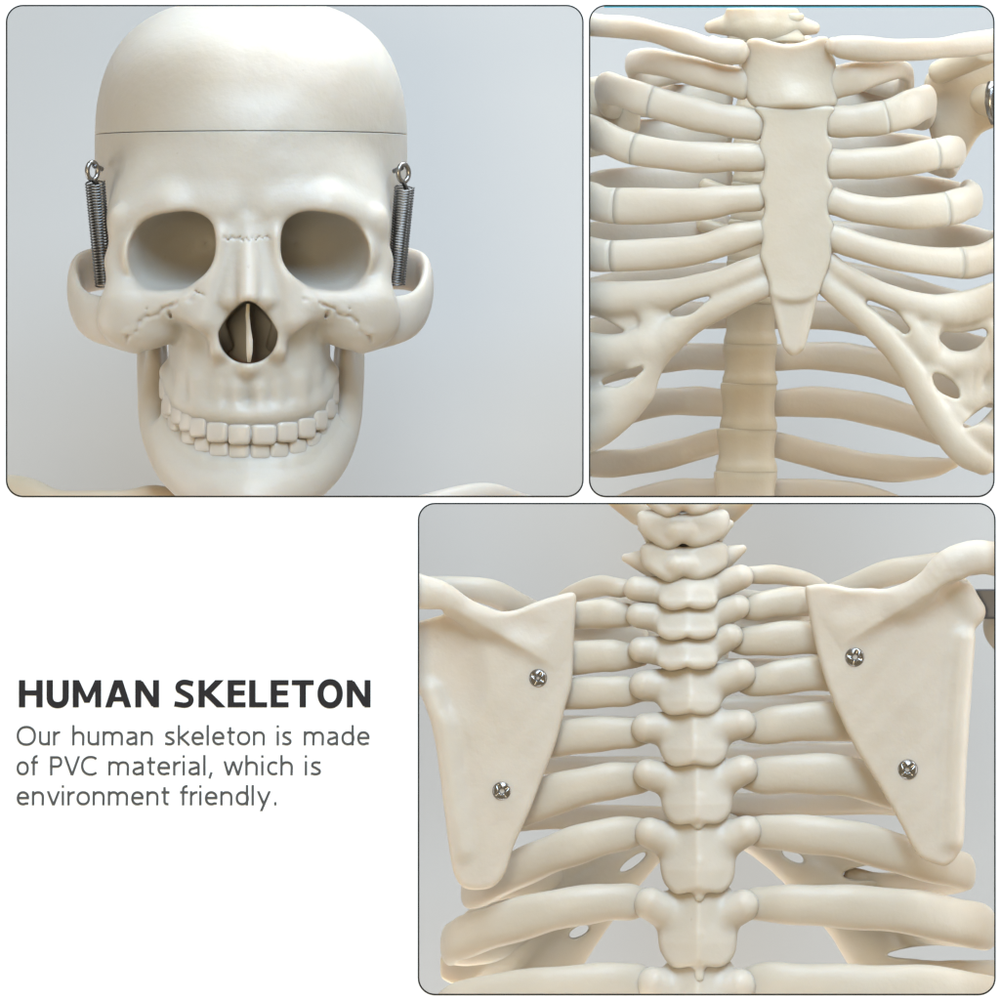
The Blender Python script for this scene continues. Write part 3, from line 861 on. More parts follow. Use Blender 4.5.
def back_r(xs, ys, yb, r=15.5):
    return [(xs - 4, ys + 8, 235, r, 8), (xs - 40, (ys + yb * 2) / 3 + 4, 292, r, 7.5), (835, yb + 3, 312, r, 7.5), (SP + 34, yb, 300, r * .85, 7.5)]
# left side of the picture
ribset(None, [(745, 84, 62, 15, 8), (700, 73, 62, 13, 8), (662, 63, 82, 12.5, 8), (640, 61, 125, 12, 8), (633, 66, 175, 11, 8)], back_l(638, 68, 66, 12))
ribset([(757, 125, 60, 15, 9), (730, 121, 58, 15, 9), (700, 115, 60, 15, 9), (652, 102, 76, 15, 9)],
       [(652, 102, 76, 15, 9), (622, 92, 102, 15, 9), (606, 88, 145, 15, 9), (604, 92, 190, 14, 9)], back_l(604, 94, 98))
ribset([(761, 158, 58, 12.5, 9), (735, 157, 56, 13.5, 9), (690, 157, 60, 14.5, 9), (634, 149, 84, 14.5, 9)],
       [(634, 149, 84, 14.5, 9), (604, 137, 104, 15, 9), (584, 128, 145, 15, 9), (580, 130, 190, 14, 9)], back_l(582, 132, 132))
ribset([(757, 198, 58, 12, 9), (730, 200, 56, 13.5, 9), (690, 205, 60, 15.5, 9), (616, 206, 86, 17, 9)],
       [(616, 206, 86, 17, 9), (590, 200, 104, 17, 9), (572, 194, 145, 15, 9), (568, 190, 190, 14, 9)], back_l(568, 190, 178))
ribset([(760, 232, 58, 11, 9), (735, 238, 56, 13, 9), (690, 251, 62, 14, 9), (612, 256, 86, 15, 9)],
       [(612, 256, 86, 15, 9), (585, 252, 106, 15, 9), (566, 246, 145, 15, 9), (560, 240, 190, 14, 9)], back_l(560, 240, 229))
# right side of the picture
ribset(None, [(834, 83, 62, 16, 8), (862, 76, 62, 14, 8), (892, 69, 84, 10, 8), (904, 71, 120, 9, 7), (907, 76, 165, 9, 7)], back_r(905, 80, 74, 11))
ribset([(832, 122, 60, 14, 9), (855, 121, 58, 15.5, 9), (885, 117, 62, 16, 9)],
       [(885, 117, 62, 16, 9), (912, 108, 82, 17, 9), (926, 102, 120, 16, 9), (928, 104, 170, 14, 9)], back_r(926, 106, 98))
ribset([(833, 164, 58, 14, 9), (860, 164, 56, 14, 9), (900, 161, 62, 14.5, 9), (935, 154, 78, 15, 9)],
       [(935, 155, 80, 15, 9), (950, 152, 108, 15, 11), (955, 152, 148, 14.5, 11), (950, 152, 190, 14, 9)], back_r(953, 154, 143))
ribset([(833, 201, 58, 13, 9), (860, 209, 56, 13, 9), (905, 213, 62, 15, 9), (945, 209, 82, 16, 9)],
       [(945, 208, 82, 16, 9), (966, 203, 110, 16, 11), (972, 199, 150, 15.5, 11), (968, 195, 192, 14, 9)], back_r(972, 194, 187))
ribset([(833, 236, 58, 12, 9), (855, 245, 56, 12.5, 9), (900, 257, 62, 13, 9), (960, 263, 92, 14.5, 9)],
       [(960, 263, 92, 14.5, 9), (988, 258, 120, 15, 9), (1000, 250, 160, 15, 9), (1000, 242, 200, 14, 9)], back_r(995, 240, 234))
# ribs 6-12: back halves
for yb, e in ((276, 0), (316, 1), (357, 2)):
    tube('rib', [(560, yb + 20, 190, 14, 8), (572, yb + 22, 240, 13.5, 8), (620, yb + 9, 292, 13, 7.5), (680, yb, 312, 13, 7.5), (SP - 34, yb, 300, 12, 7.5)], M_RIB, rc, planes=CL2)
    tube('rib', [(1005, yb + 34, 190, 14, 8), (990, yb + 36, 240, 13.5, 8), (930, yb + 22, 292, 14, 7.5), (870, yb + 5, 312, 14, 7.5), (820, yb - 1, 314, 13.5, 7.5), (SP + 6, yb + 1, 300, 12, 7.5)], M_RIB, rc, planes=CL2)
tube('rib', [(560, 438, 230, 14, 8), (610, 418, 280, 13, 7), (650, 404, 300, 13, 7), (690, 401, 310, 13.5, 7), (SP - 36, 403, 300, 13, 7)], M_RIB, rc, planes=CL2)
tube('rib', [(1010, 455, 220, 14, 8), (960, 437, 275, 14, 7), (920, 423, 300, 14, 7), (870, 409, 310, 14.5, 7), (820, 402, 312, 14.5, 7), (SP + 6, 404, 300, 12, 7)], M_RIB, rc, planes=CL2)
tube('rib', [(560, 462, 255, 10, 7), (600, 464, 280, 12.5, 7), (640, 461, 300, 12.5, 7), (680, 452, 310, 12.5, 7), (SP - 42, 441, 300, 11.5, 7)], M_RIB, rc, planes=CL2)
tube('rib', [(954, 463, 275, 5, 5), (935, 467, 282, 9, 6), (900, 469, 295, 12, 7), (860, 465, 305, 13, 7), (820, 456, 310, 13, 7), (SP + 6, 442, 300, 11, 7)], M_RIB, rc, planes=CL2)
tube('rib', [(600, 516, 285, 9, 6), (640, 500, 300, 12, 7), (680, 492, 306, 12.5, 7), (SP - 42, 491, 300, 11.5, 7)], M_RIB, rc, planes=CL2)
tube('rib', [(920, 516, 290, 9, 6), (880, 502, 300, 12, 7), (830, 493, 306, 12.5, 7), (SP + 6, 491, 300, 11.5, 7)], M_RIB, rc, planes=CL2)

# spine bodies seen below the breastbone
lev = [(16, 40, 38, 766), (42, 74, 22, 760), (76, 110, 23, 759), (112, 146, 24, 758), (148, 182, 24, 757), (184, 220, 25, 756), (222, 260, 26, 754), (262, 302, 26, 752.5),
       (303.5, 343.5, 26, 750.5), (345.5, 383, 27, 750), (385, 428.5, 28, 748.5), (430.5, 471, 30, 746.5), (473, 515, 31.5, 745.5)]
for i, (y0, y1, hw, cx) in enumerate(lev):
    pts = []
    for t, f in ((0, 1.0), (0.12, 1.0), (0.3, .95), (0.5, .925), (0.7, .945), (0.88, 1.02), (1, 1.03)):
        pts.append((cx, y0 + (y1 - y0) * t, 262, hw * f, 22 * f))
    V, Fc = loft(tube_rings(pts, 4, up=(1, 0, 0), caps=(0.12, 0.12), wob=0), 40)
    o = mesh_obj('vertebra', V, Fc, M_SPINE, rc)
    if clip_mesh(o.data, CL2) == 0: bpy.data.objects.remove(o); continue
    ym = y0 + (y1 - y0) * .22
    if 0 < i < 7:
        tube('transverse_process', [(cx - 10, ym + 4, 282, 8, 7), (cx - hw - 6, ym, 292, 6.5, 6), (cx - hw - 26, ym - 6, 296, 7, 6)], M_SPINE, o, n=5, ns=18, planes=CL2)
        tube('transverse_process', [(cx + 10, ym + 4, 282, 8, 7), (cx + hw + 6, ym, 292, 6.5, 6), (cx + hw + 26, ym - 6, 296, 7, 6)], M_SPINE, o, n=5, ns=18, planes=CL2)
# lowest neck vertebra with its side wings
F = Field((692, 8, 225), (832, 48, 310), 1.4)
F.add(capsule((762, 12, 262), (762, 26, 258), 36, 34, (1, 1.4, 1.4)), 3)
F.add(capsule((735, 24, 262), (711, 27, 270), 13, 6.5, (1, 1, 1)), 6)
F.add(capsule((790, 24, 262), (814, 28, 270), 13, 6.5, (1, 1, 1)), 6)
F.sub(capsule((722, 14, 236), (730, 10, 240), 6, 6), 5)
F.sub(capsule((802, 14, 236), (796, 10, 240), 6, 6), 5)
F.disp(lambda x, y, z: 0.9 * np.sin(x * .23 + 1) * np.sin(y * .2 + z * .1))
F.build('neck_vertebra', M_SPINE, rc, 262)

# fused cartilage margin
def margin(name, chains, holes, lo, hi, mat, parent, d0, k, zs=1.55, cutfn=None, h_=1.4, pl=None, grooves=(), hs=1.0):
    F = Field(lo, hi, h_)
    if pl: F.add(plate(pl[0], pl[1], 8, 7), 2)
    for c in chains: chain(F, c, k, (1, 1, zs))
    for hl in holes:
        if len(hl) == 5 and not isinstance(hl[0], tuple):
            x, y, a, b, rot = hl; a *= hs; b *= hs
            cs, sn = math.cos(rot), math.sin(rot)
            def fn(X, Y, Z, x=x, y=y, a=a, b=b, cs=cs, sn=sn):
                u = (X - x) * cs + (Y - y) * sn; v = -(X - x) * sn + (Y - y) * cs
                kk = np.sqrt((u / a) ** 2 + (v / b) ** 2) + 1e-4
                return (kk - 1) * np.sqrt(u * u + v * v) / kk + 0 * Z
            F.sub((fn, (x - a - 4, y - a - 4, lo[2]), (x + a + 4, y + a + 4, hi[2])), 5)
        else:
            zm = (lo[2] + hi[2]) / 2
            chain(F, [(px_, py_, zm, pr_) for px_, py_, pr_ in hl], 4, (1, 1, 0.02), sub=True)
    for g in grooves: F.groove(g[0], g[1], 5, g[2])
    F.disp(lambda x, y, z: 0.8 * np.sin(x * .09 + 1) * np.sin(y * .08 + z * .1) + .35 * np.sin(x * .21 + y * .17))
    if cutfn: F.cut(cutfn)
    return F.build(name, mat, parent, d0)
def zl(x): return 56 + 0.0012 * (790 - x) ** 2
def P2(pts):
    return [(x, y, zl(x) + dz, r) for x, y, dz, r in pts]
margin('costal_margin',
       [P2([(766, 262, 4, 10), (745, 272, 2, 12), (715, 284, 2, 13.5), (670, 294, 2, 15), (620, 298, 2, 17), (570, 296, 2, 17)]),
        P2([(772, 284, 4, 10), (750, 293, 2, 11.5), (722, 305, 2, 13), (690, 322, 2, 14), (660, 343, 2, 17), (620, 350, 2, 16), (570, 346, 2, 16)]),
        P2([(664, 346, 2, 12), (648, 362, 2, 17), (632, 398, 2, 17), (600, 428, 2, 18), (570, 440, 2, 18)]),
        P2([(650, 345, 2, 20), (600, 360, 3, 12), (570, 360, 3, 12)]),
        P2([(640, 390, 2, 14), (610, 404, 2, 18), (570, 412, 2, 18)]),
        P2([(650, 310, 3, 12), (655, 335, 3, 14), (640, 350, 3, 14)])],
       [[(674, 313, 3.5), (688, 309, 6), (700, 302, 4), (708, 298, 2)], [(580, 322, 8), (598, 325, 8), (612, 329, 5), (622, 331, 2)], [(606, 382, 3.5), (618, 380, 6.5), (630, 375, 5), (641, 369, 2.5)]],
       (586, 245, 30), (790, 470, 150), M_RIB, rc, 80, 7, cutfn=lambda x, y, z: 589.0 - x, hs=1.15,
       pl=([(767, 268), (740, 276), (700, 285), (650, 292), (600, 290), (560, 288), (545, 370), (560, 455), (590, 442), (613, 428), (632, 406), (648, 382), (668, 357), (690, 335), (725, 313), (765, 288)], lambda x, y: zl(x) + 10))
def zr(x): return 56 + 0.0012 * (x - 800) ** 2
def P3(pts): return [(x, y, zr(x) + dz, r) for x, y, dz, r in pts]
margin('costal_margin',
       [P3([(830, 262, 4, 9), (845, 275, 2, 11), (880, 293, 2, 11.5), (920, 307, 2, 14), (960, 309, 2, 17), (1020, 290, 2, 17)]),
        P3([(820, 280, 4, 10), (842, 300, 2, 11.5), (868, 323, 2, 11.5), (890, 345, 2, 12), (908, 368, 2, 13), (925, 397, 2, 14), (945, 428, 2, 15), (966, 452, 2, 15), (984, 463, 2, 12)]),
        P3([(905, 325, 3, 14), (920, 345, 3, 14), (940, 362, 3, 12), (980, 362, 3, 14), (1020, 350, 3, 14)]),
        P3([(930, 375, 3, 12), (960, 402, 3, 10), (990, 395, 3, 12), (1020, 385, 3, 12)]),
        P3([(950, 412, 3, 12), (972, 432, 3, 14), (1000, 440, 3, 16), (1020, 430, 3, 14)]),
        P3([(965, 375, 3, 10), (968, 400, 3, 10), (985, 330, 3, 12), (1000, 420, 3, 14)]),
        P3([(930, 320, 3, 10), (925, 345, 3, 14)])],
       [[(869, 303, 2.5), (880, 309, 4.5), (893, 318, 6.5), (905, 330, 4)], [(946, 338, 6), (957, 342, 9), (972, 340, 9), (983, 333, 5)], [(936, 377, 4), (943, 384, 8), (952, 391, 6.5), (957, 396, 3)], [(966, 425, 3), (976, 419, 5), (990, 407, 3.5)]],
       (800, 245, 30), (1030, 482, 150), M_RIB, rc, 80, 7, hs=1.25,
       pl=([(830, 268), (860, 283), (900, 300), (950, 300), (1040, 290), (1050, 400), (1020, 470), (985, 470), (962, 454), (942, 426), (918, 390), (900, 360), (880, 336), (858, 322), (838, 304), (818, 290)], lambda x, y: zr(x) + 10))

# shoulder blades behind the rib cage
F = Field((915, 30, 170), (1040, 190, 300), 1.6)
scp = [(925, 80), (945, 62), (975, 56), (1010, 52), (1035, 60), (1030, 110), (1000, 125), (980, 135), (965, 160), (955, 175), (945, 170), (930, 130)]
F.add(plate(scp, lambda x, y: 225 + 0.25 * (1000 - x), 7, 6), 3)
F.add(capsule((940, 72, 215), (1010, 42, 160), 12, 14), 10)
F.add(capsule((985, 100, 200), (1020, 110, 190), 16, 20), 10)
F.build('scapula', M_SPINE, rc, 220)
F = Field((588, 60, 220), (640, 160, 300), 1.6)
F.add(plate([(560, 78), (590, 77), (608, 76), (640, 90), (640, 130), (600, 140), (560, 130)], lambda x, y: 252 + 0 * x, 7, 6), 3)
F.cut(lambda x, y, z: 589.2 - x)
F.build('scapula', M_SPINE, rc, 240)
wire('shoulder_bolt', [at(993, 84, 150), at(991, 92, 146), at(990.5, 103, 144), at(992, 112, 146), at(996, 122, 150)], 0.006, M_STEEL, rc, 12)

# ================================================================== 3. BACK VIEW
bk = empty('upper_back_model', 'cream plastic spine, ribs and shoulder blades seen from behind with four steel screws', 'skeleton model')
# vertebrae: (cx, y top of lamina, y bottom, half width, left tip, right tip, wing radius, spinous tip y or None)
VT = [
 (688, 579, 610, 30, (636, 589), (741, 577), 11, None, 0),
 (687, 607, 640, 31, (639, 615), (737, 607), 11.5, None, 0),
 (687, 639, 670, 31, (641, 650), (730, 636), 11.5, None, 1),
 (690, 668, 715, 33, (644, 685), (741, 674), 13.5, 708, 1),
 (694, 707, 766, 35, (646, 728), (741, 724), 13.5, 764, 1),
 (697, 758, 824, 36, (648, 774), (743, 770), 13.5, 832, 1),
 (698, 816, 893, 38, (650, 833), (746, 831), 14, 904, 1),
 (698, 886, 967, 40, (650, 904), (743, 906), 15, 984, 1),
 (697, 960, 1040, 42, (654, 984), (739, 986), 16, 1060, 1)]
for i, (cx, y0, y1, hw, lt, rt, wr, st, sp_) in enumerate(VT):
    lo = (612, y0 - 18, 12); hi = (768, (st or y1) + 14, 130)
    F = Field(lo, (hi[0], min(hi[1], 1062), hi[2]), 1.25)
    H = y1 - y0
    # lamina block, wider above the middle, notched below
    top = y0 + 2; bot = y1
    lam = [(cx - hw * .90, y0 + H * .22), (cx - hw * .55, y0 - 5), (cx - 6, y0 - 5), (cx + 6, y0 - 6), (cx + hw * .6, y0 - 7), (cx + hw * .93, y0 + H * .16),
           (cx + hw * .99, y0 + H * .5), (cx + hw * .93, y0 + H * .82), (cx + hw * .62, bot - 1), (cx + hw * .2, bot - 1), (cx, bot - 3), (cx - hw * .22, bot - 1),
           (cx - hw * .62, bot), (cx - hw * .93, y0 + H * .82), (cx - hw * 1.0, y0 + H * .52)]
    zf = lambda x, y, cx=cx, y0=y0, H=H, st=st: 40 + (.46 if st else .22) * np.sqrt((x - cx) ** 2 + 6) + 0.004 * (x - cx) ** 2 + 13 * np.clip((y0 + H * .3 - y) / H, -.4, 1) - 4 * ((y - y0) / H)
    F.add(plate(lam, zf, 10, 6), 3)
    for tp, s in ((lt, -1), (rt, 1)):
        F.add(capsule((cx + s * hw * .5, y0 + H * .38, 57), (tp[0], tp[1], 50), wr * 1.28 + 1, wr + 1.5, (1, 1, 1.1)), 7)
    F.add(ellip((cx, y0 + H * .45, 90), (30, H * .42, 34)), 6)
    if st is not None:
        F.add(capsule((cx, y0 + 9, 38), (cx + 1, y0 + H * .6, 32.5), 2.5, 3.5), 6)
        F.add(capsule((cx + 1, y0 + H * .6, 31), (cx + 1, st - 7, 32), 3.5, 4.5), 6)
        F.add(capsule((cx + 1, bot - 10, 36), (cx + 1, st - 3, 38), 7.5, 3.4), 5)
    else:
        F.add(ellip((cx + 2, y0 + H * .38, 37), (18, H * .24, 6)), 9)
    if i == 2: F.add(ellip((cx - 5, y0 + 9, 36), (7, 8, 6)), 5)
    F.disp(lambda x, y, z, i=i: .7 * np.sin(x * .12 + i * 2) * np.sin(y * .13 + z * .1 + i) + .4 * np.sin(x * .29 + y * .2 + i))
    F.cut(lambda x, y, z: 501.8 - y + 0 * x)
    o = F.build('vertebra', M_BLADE, bk, 50, smooth=1)
# two neck vertebrae above
def neckv(cx, y0, y1, hw, tips, i):
    F = Field((596, max(y0 - 16, 500), 14), (772, y1 + 10, 130), 1.25)
    H = y1 - y0
    pl = [(cx - hw, y0 + H * .1), (cx - hw * .4, y0 + 2), (cx, y0 + 6), (cx + hw * .4, y0), (cx + hw, y0 + H * .08), (cx + hw * 1.0, y0 + H * .62), (cx + hw * .55, y1 - 3), (cx + hw * .2, y1 - 1),
          (cx, y1 - 5), (cx - hw * .15, y1 - 1), (cx - hw * .4, y1 + 1), (cx - hw * .8, y1 - H * .22), (cx - hw, y0 + H * .55)]
    F.add(plate(pl, lambda x, y: 46 + 0.006 * (x - cx) ** 2 - 8 * (y - y0) / H, 10, 8.5), 3)
    F.add(ellip((cx - 6, y0 + H * .62, 33), (11, 10, 7)), 5)
    F.add(ellip((cx + 5, y0 + H * .62, 34), (9, 10, 6)), 4)
    F.sub(capsule((cx - 1, y0 + H * .42, 24), (cx - 1, y0 + H * .75, 24), 1.6, 1.6), 3)
    F.add(ellip((cx, y0 + H * .5, 92), (34, H * .45, 32)), 6)
    for tx, ty in tips:
        s = -1 if tx < cx else 1
        F.add(capsule((cx + s * hw * .7, y0 + H * .55, 74), (tx - s * 5, ty, 78), 17, 4.5, (1, 1, 1)), 5)
    F.disp(lambda x, y, z: .6 * np.sin(x * .16 + i) * np.sin(y * .15 + z * .1))
    F.cut(lambda x, y, z: 501.8 - y + 0 * x)
    F.build('neck_vertebra', M_BLADE, bk, 50)
neckv(684, 541, 581, 42, ((621, 558), (748, 549)), 1)
neckv(683, 508, 548, 44, ((637, 528), (735, 524)), 2)
neckv(683, 470, 516, 44, (), 3)
for sa, sb, sr_ in (((610, 488, 100), (640, 512, 110), 14), ((755, 482, 100), (728, 510, 110), 15)):
    F = Field((596, 500, 80), (772, 545, 150), 1.5)
    F.add(capsule(sa, sb, sr_, 14), 5)
    F.cut(lambda x, y, z: 501.8 - y + 0 * x)
    F.build('skull_base', M_SPINE, bk, 100)

def rib3(pts, mat=M_RIB, name='rib'):
    return tube(name, pts, mat, bk, planes=CL3, wob=0.03)
# left ribs: start at the process, run outwards, round the side, to the front
def side_l(xs, ys, yf, r=12, xf=690):
    return [(xs, ys, 170, r + 2, 9), (xs + 14, (ys + yf) / 2, 235, r, 8), (xs + 70, yf, 292, r, 7.5), (min(xs + 150, xf - 20), yf + 1, 312, r, 7.5), (xf, yf + 2, 316, r, 7.5)]
def side_r(xs, ys, yf, r=12, xf=710):
    return [(xs, ys, 170, r + 2, 9), (xs - 14, (ys + yf) / 2, 235, r, 8), (xs - 70, yf, 292, r, 7.5), (max(xs - 150, xf + 20), yf + 1, 312, r, 7.5), (xf, yf + 2, 316, r, 7.5)]
rib3([(638, 588, 74, 5.94, 6.4), (620, 588, 65, 8.73, 8), (600, 586, 76, 10, 8), (572, 595, 105, 9, 8), (560, 610, 150, 9, 8), (580, 612, 220, 9, 8), (640, 600, 270, 9, 8)])
rib3([(640, 615, 70, 7.92, 7.2), (622, 615, 61, 11.64, 9), (600, 614, 62, 13.5, 9), (560, 618, 82, 13, 9)] + side_l(520, 626, 634))
rib3([(642, 656, 70, 9.24, 7.2), (624, 656, 61, 13.58, 9), (600, 656, 58, 15.5, 9), (560, 660, 70, 15, 9), (515, 668, 105, 15, 9)] + side_l(488, 676, 690, 10))
rib3([(646, 691, 68, 9.24, 7.2), (628, 691, 59, 13.58, 9), (600, 692, 56, 15, 9), (560, 695, 68, 15, 9), (500, 704, 105, 15, 9)] + side_l(474, 716, 727, 11))
rib3([(649, 733, 68, 9.9, 7.2), (631, 733, 59, 14.55, 9), (600, 734, 56, 16, 9), (550, 740, 66, 17, 9), (490, 752, 105, 16, 9)] + side_l(466, 762, 765, 9))
rib3([(650, 779, 68, 10.56, 7.2), (632, 779, 59, 15.52, 9), (600, 783, 54, 17.5, 10), (550, 796, 62, 19, 10), (490, 822, 105, 17, 9)] + side_l(462, 836, 817, 12))
rib3([(651, 832, 66, 9.9, 8), (633, 832, 57, 14.55, 10), (600, 838, 50, 17, 11), (560, 851, 56, 18, 11), (525, 866, 78, 18, 10), (485, 886, 115, 17, 9)] + [(470, 893, 170, 15, 9), (500, 888, 235, 12, 8), (560, 876, 295, 12, 8), (590, 872, 302, 12, 8)])
rib3([(649, 902, 66, 11.22, 8.8), (631, 902, 57, 16.49, 11), (600, 903, 50, 18, 12), (550, 911, 52, 19, 12), (500, 925, 72, 20, 12), (462, 938, 110, 20, 11), (451, 944, 150, 19, 10), (456, 946, 200, 18, 9), (490, 945, 255, 18, 9), (560, 935, 290, 16, 9)])
rib3([(652, 984, 64, 13.2, 8.8), (634, 984, 55, 19.4, 11), (600, 985, 48, 20, 12), (540, 990, 50, 21, 12), (480, 1000, 72, 22, 12), (446, 1012, 115, 21, 11), (442, 1020, 170, 19, 10)])
# right ribs
rib3([(738, 575, 74, 5.94, 6.4), (756, 575, 65, 8.73, 8), (780, 575, 76, 9, 8), (808, 582, 105, 8, 8), (824, 594, 150, 8, 8), (800, 606, 220, 9, 8), (740, 598, 270, 9, 8)])
rib3([(734, 608, 70, 7.92, 7.2), (752, 608, 61, 11.64, 9), (775, 603, 62, 13.5, 9), (810, 602, 78, 14, 9)] + side_r(858, 612, 626))
rib3([(728, 641, 70, 9.24, 7.2), (746, 641, 61, 13.58, 9), (775, 639, 58, 15.5, 9), (815, 638, 68, 15.5, 9), (870, 648, 105, 15, 9)] + side_r(902, 660, 668, 10))
rib3([(739, 682, 68, 9.24, 7.2), (757, 682, 59, 13.58, 9), (785, 677, 56, 16, 9), (830, 673, 68, 17, 9), (890, 684, 105, 15, 9)] + side_r(922, 698, 705, 10))
rib3([(740, 728, 68, 10.56, 7.2), (758, 728, 59, 15.52, 9), (790, 723, 56, 17.5, 9), (840, 722, 66, 18, 9), (900, 732, 105, 16, 9)] + side_r(936, 746, 752, 9))
rib3([(743, 776, 68, 11.22, 7.2), (761, 776, 59, 16.49, 9), (800, 774, 54, 19, 10), (850, 777, 60, 19, 10), (910, 796, 100, 17, 9)] + side_r(944, 812, 803, 11))
rib3([(746, 832, 66, 10.56, 8), (764, 832, 57, 15.52, 10), (800, 834, 50, 17.5, 11), (850, 840, 52, 18.5, 11), (900, 854, 70, 19, 11), (945, 866, 105, 18, 10), (966, 872, 145, 17, 9)] + [(960, 876, 190, 15, 9), (925, 884, 245, 13, 8), (880, 885, 290, 12, 8), (850, 880, 302, 12, 8)])
rib3([(744, 904, 66, 11.22, 8.8), (762, 904, 57, 16.49, 11), (800, 905, 50, 19, 12), (850, 907, 50, 20, 12), (910, 912, 66, 21, 12), (960, 922, 100, 22, 11), (986, 928, 150, 20, 10), (978, 930, 205, 18, 9), (930, 925, 265, 18, 9), (870, 915, 295, 16, 9)])
rib3([(742, 984, 64, 13.2, 8.8), (760, 984, 55, 19.4, 11), (800, 987, 48, 22, 12), (860, 990, 50, 24, 12), (930, 992, 72, 24, 12), (990, 1000, 120, 22, 11), (1005, 1008, 180, 19, 10)])
# front cartilage margin seen through the ribs
margin('costal_margin',
       [[(690, 818, 312, 12), (652, 848, 308, 16), (620, 873, 302, 24), (590, 908, 292, 26), (566, 942, 282, 27), (540, 985, 270, 26)],
        [(560, 930, 286, 20), (500, 950, 272, 22), (455, 965, 250, 18)],
        [(620, 850, 306, 12), (560, 868, 300, 20), (500, 885, 285, 18)],
        [(600, 885, 300, 18), (540, 900, 292, 20), (480, 925, 270, 20)],
        [(570, 930, 290, 18), (520, 960, 282, 22), (470, 975, 265, 16)]],
       [(633, 862, 16, 4.5, -0.62), (579, 931, 11, 5, -0.5), (517, 939, 9, 3, -0.1)],
       (440, 800, 250), (700, 1020, 335), M_RIB, bk, 300, 8, h_=1.8)
margin('costal_margin',
       [[(712, 818, 312, 12), (768, 848, 308, 16), (812, 878, 300, 24), (850, 915, 290, 28), (878, 955, 280, 30), (900, 990, 272, 26)],
        [(790, 848, 306, 14), (850, 866, 300, 20), (920, 888, 285, 18)],
        [(820, 885, 300, 18), (880, 905, 292, 20), (950, 925, 270, 20)],
        [(870, 930, 290, 22), (920, 930, 278, 18), (1000, 932, 250, 16)],
        [(870, 950, 288, 22), (900, 975, 280, 20), (940, 972, 268, 13), (1000, 970, 250, 12)]],
       [(793, 856, 12, 5, 0.5), (876, 872, 34, 7.5, -0.08), (942, 951, 56, 6.5, -0.05)],
       (700, 800, 240), (1010, 1020, 335), M_RIB, bk, 300, 8, h_=1.8)
F = Field((665, 560, 300), (735, 850, 340), 2)
F.add(plate([(670, 570), (730, 570), (732, 620), (725, 700), (730, 800), (712, 835), (690, 835), (672, 800), (678, 700), (668, 620)], lambda x, y: 320 + 0 * x, 10, 8), 3)
F.build('sternum', M_RIB, bk, 320)

def fold(x, y, a, b, h_):
    """raised spine of the blade: gentle on its upper side, steep below"""
    dx, dy = b[0] - a[0], b[1] - a[1]; L = math.hypot(dx, dy)
    u = ((x - a[0]) * dx + (y - a[1]) * dy) / L / L
    t = ((x - a[0]) * dy - (y - a[1]) * dx) / L
    t = t if (dx < 0) else -t
    t = -t
    up = np.maximum(t, 0); dn = np.maximum(-t, 0)
    return -h_ * np.clip(u, 0, 1.1) ** .8 * np.exp(-(up / 34.0) ** 1.6) * np.exp(-(dn / 7.0) ** 1.5)
# shoulder blades
F = Field((400, 560, 0), (585, 900, 110), 1.35)
sl = [(574, 593), (576, 610), (574, 640), (572, 680), (564, 712), (554, 748), (541, 782), (529, 812), (514, 846), (505, 872), (494, 886), (478, 890), (463, 887), (454, 874), (450, 850), (446, 810),
      (441, 765), (434, 728), (424, 700), (410, 680), (404, 640), (420, 618), (448, 612), (480, 612), (512, 611), (535, 602), (555, 596)]
zs = lambda x, y: 36 + 0.0016 * (x - 520) ** 2 + 0.0003 * (y - 760) ** 2 * (y < 760) * 0.35 + fold(x, y, (560, 668), (440, 600), 15)
F.add(plate(sl, zs, 6.5, 5.5), 3)
chain(F, [(476, 618, 26, 9), (458, 606, 24, 12), (438, 596, 20, 16), (405, 588, 28, 18), (390, 586, 30, 18)], 26, (1, 1, 1.7))
F.sub(ellip((530, 625, 14), (22, 12, 12), 0.3), 14)
chain(F, [(463, 850, 40, 4), (454, 800, 40, 5), (446, 740, 40, 6), (432, 690, 42, 6)], 16)
F.sub(capsule((408, 618, -20), (440, 612, 110), 5.5, 3.5, (1, 1, 0.02)), 4)
F.sub(ellip((450, 668, 26), (26, 40, 12), -0.3), 16)
F.disp(lambda x, y, z: .8 * np.sin(x * .08 + 2) * np.sin(y * .07 + z * .1) + .35 * np.sin(x * .2 + y * .17))
ZS = {(538, 678): F.surf(538, 678), (502, 791): F.surf(502, 791)}
scl = F.build('scapula', M_BLADE, bk, 40)
F = Field((795, 525, 0), (1040, 880, 120), 1.35)
sr = [(805, 590), (812, 585), (830, 584), (850, 588), (870, 588), (892, 590), (930, 590), (955, 582), (969, 588), (976, 600), (982, 612), (975, 630), (972, 660), (970, 700), (967, 740), (964, 790), (963, 838), (957, 857), (946, 866), (934, 864),
      (918, 855), (905, 833), (893, 810), (880, 788), (865, 764), (853, 744), (841, 720), (828, 688), (818, 656), (811, 624)]
zs2 = lambda x, y: 36 + 0.0016 * (x - 870) ** 2 + fold(x, y, (838, 646), (955, 576), 16)
F.add(plate(sr, zs2, 6.5, 5.5), 3)
chain(F, [(908, 598, 26, 9), (928, 583, 22, 13), (950, 565, 20, 17), (975, 557, 26, 17), (1005, 561, 34, 17), (1030, 567, 40, 16)], 26, (1, 1, 1.55))
F.sub(ellip((842, 606, 14), (22, 12, 12), -0.3), 14)
chain(F, [(954, 840, 42, 4), (956, 780, 42, 5), (960, 700, 42, 6), (966, 640, 44, 6)], 16)
F.add(capsule((958, 590, 52), (972, 612, 58), 14, 14), 8)
F.sub(ellip((948, 592, 20), (12, 8, 10), -0.6), 8)
F.sub(capsule((996, 574, 20), (978, 585, 26), 5, 4), 5)
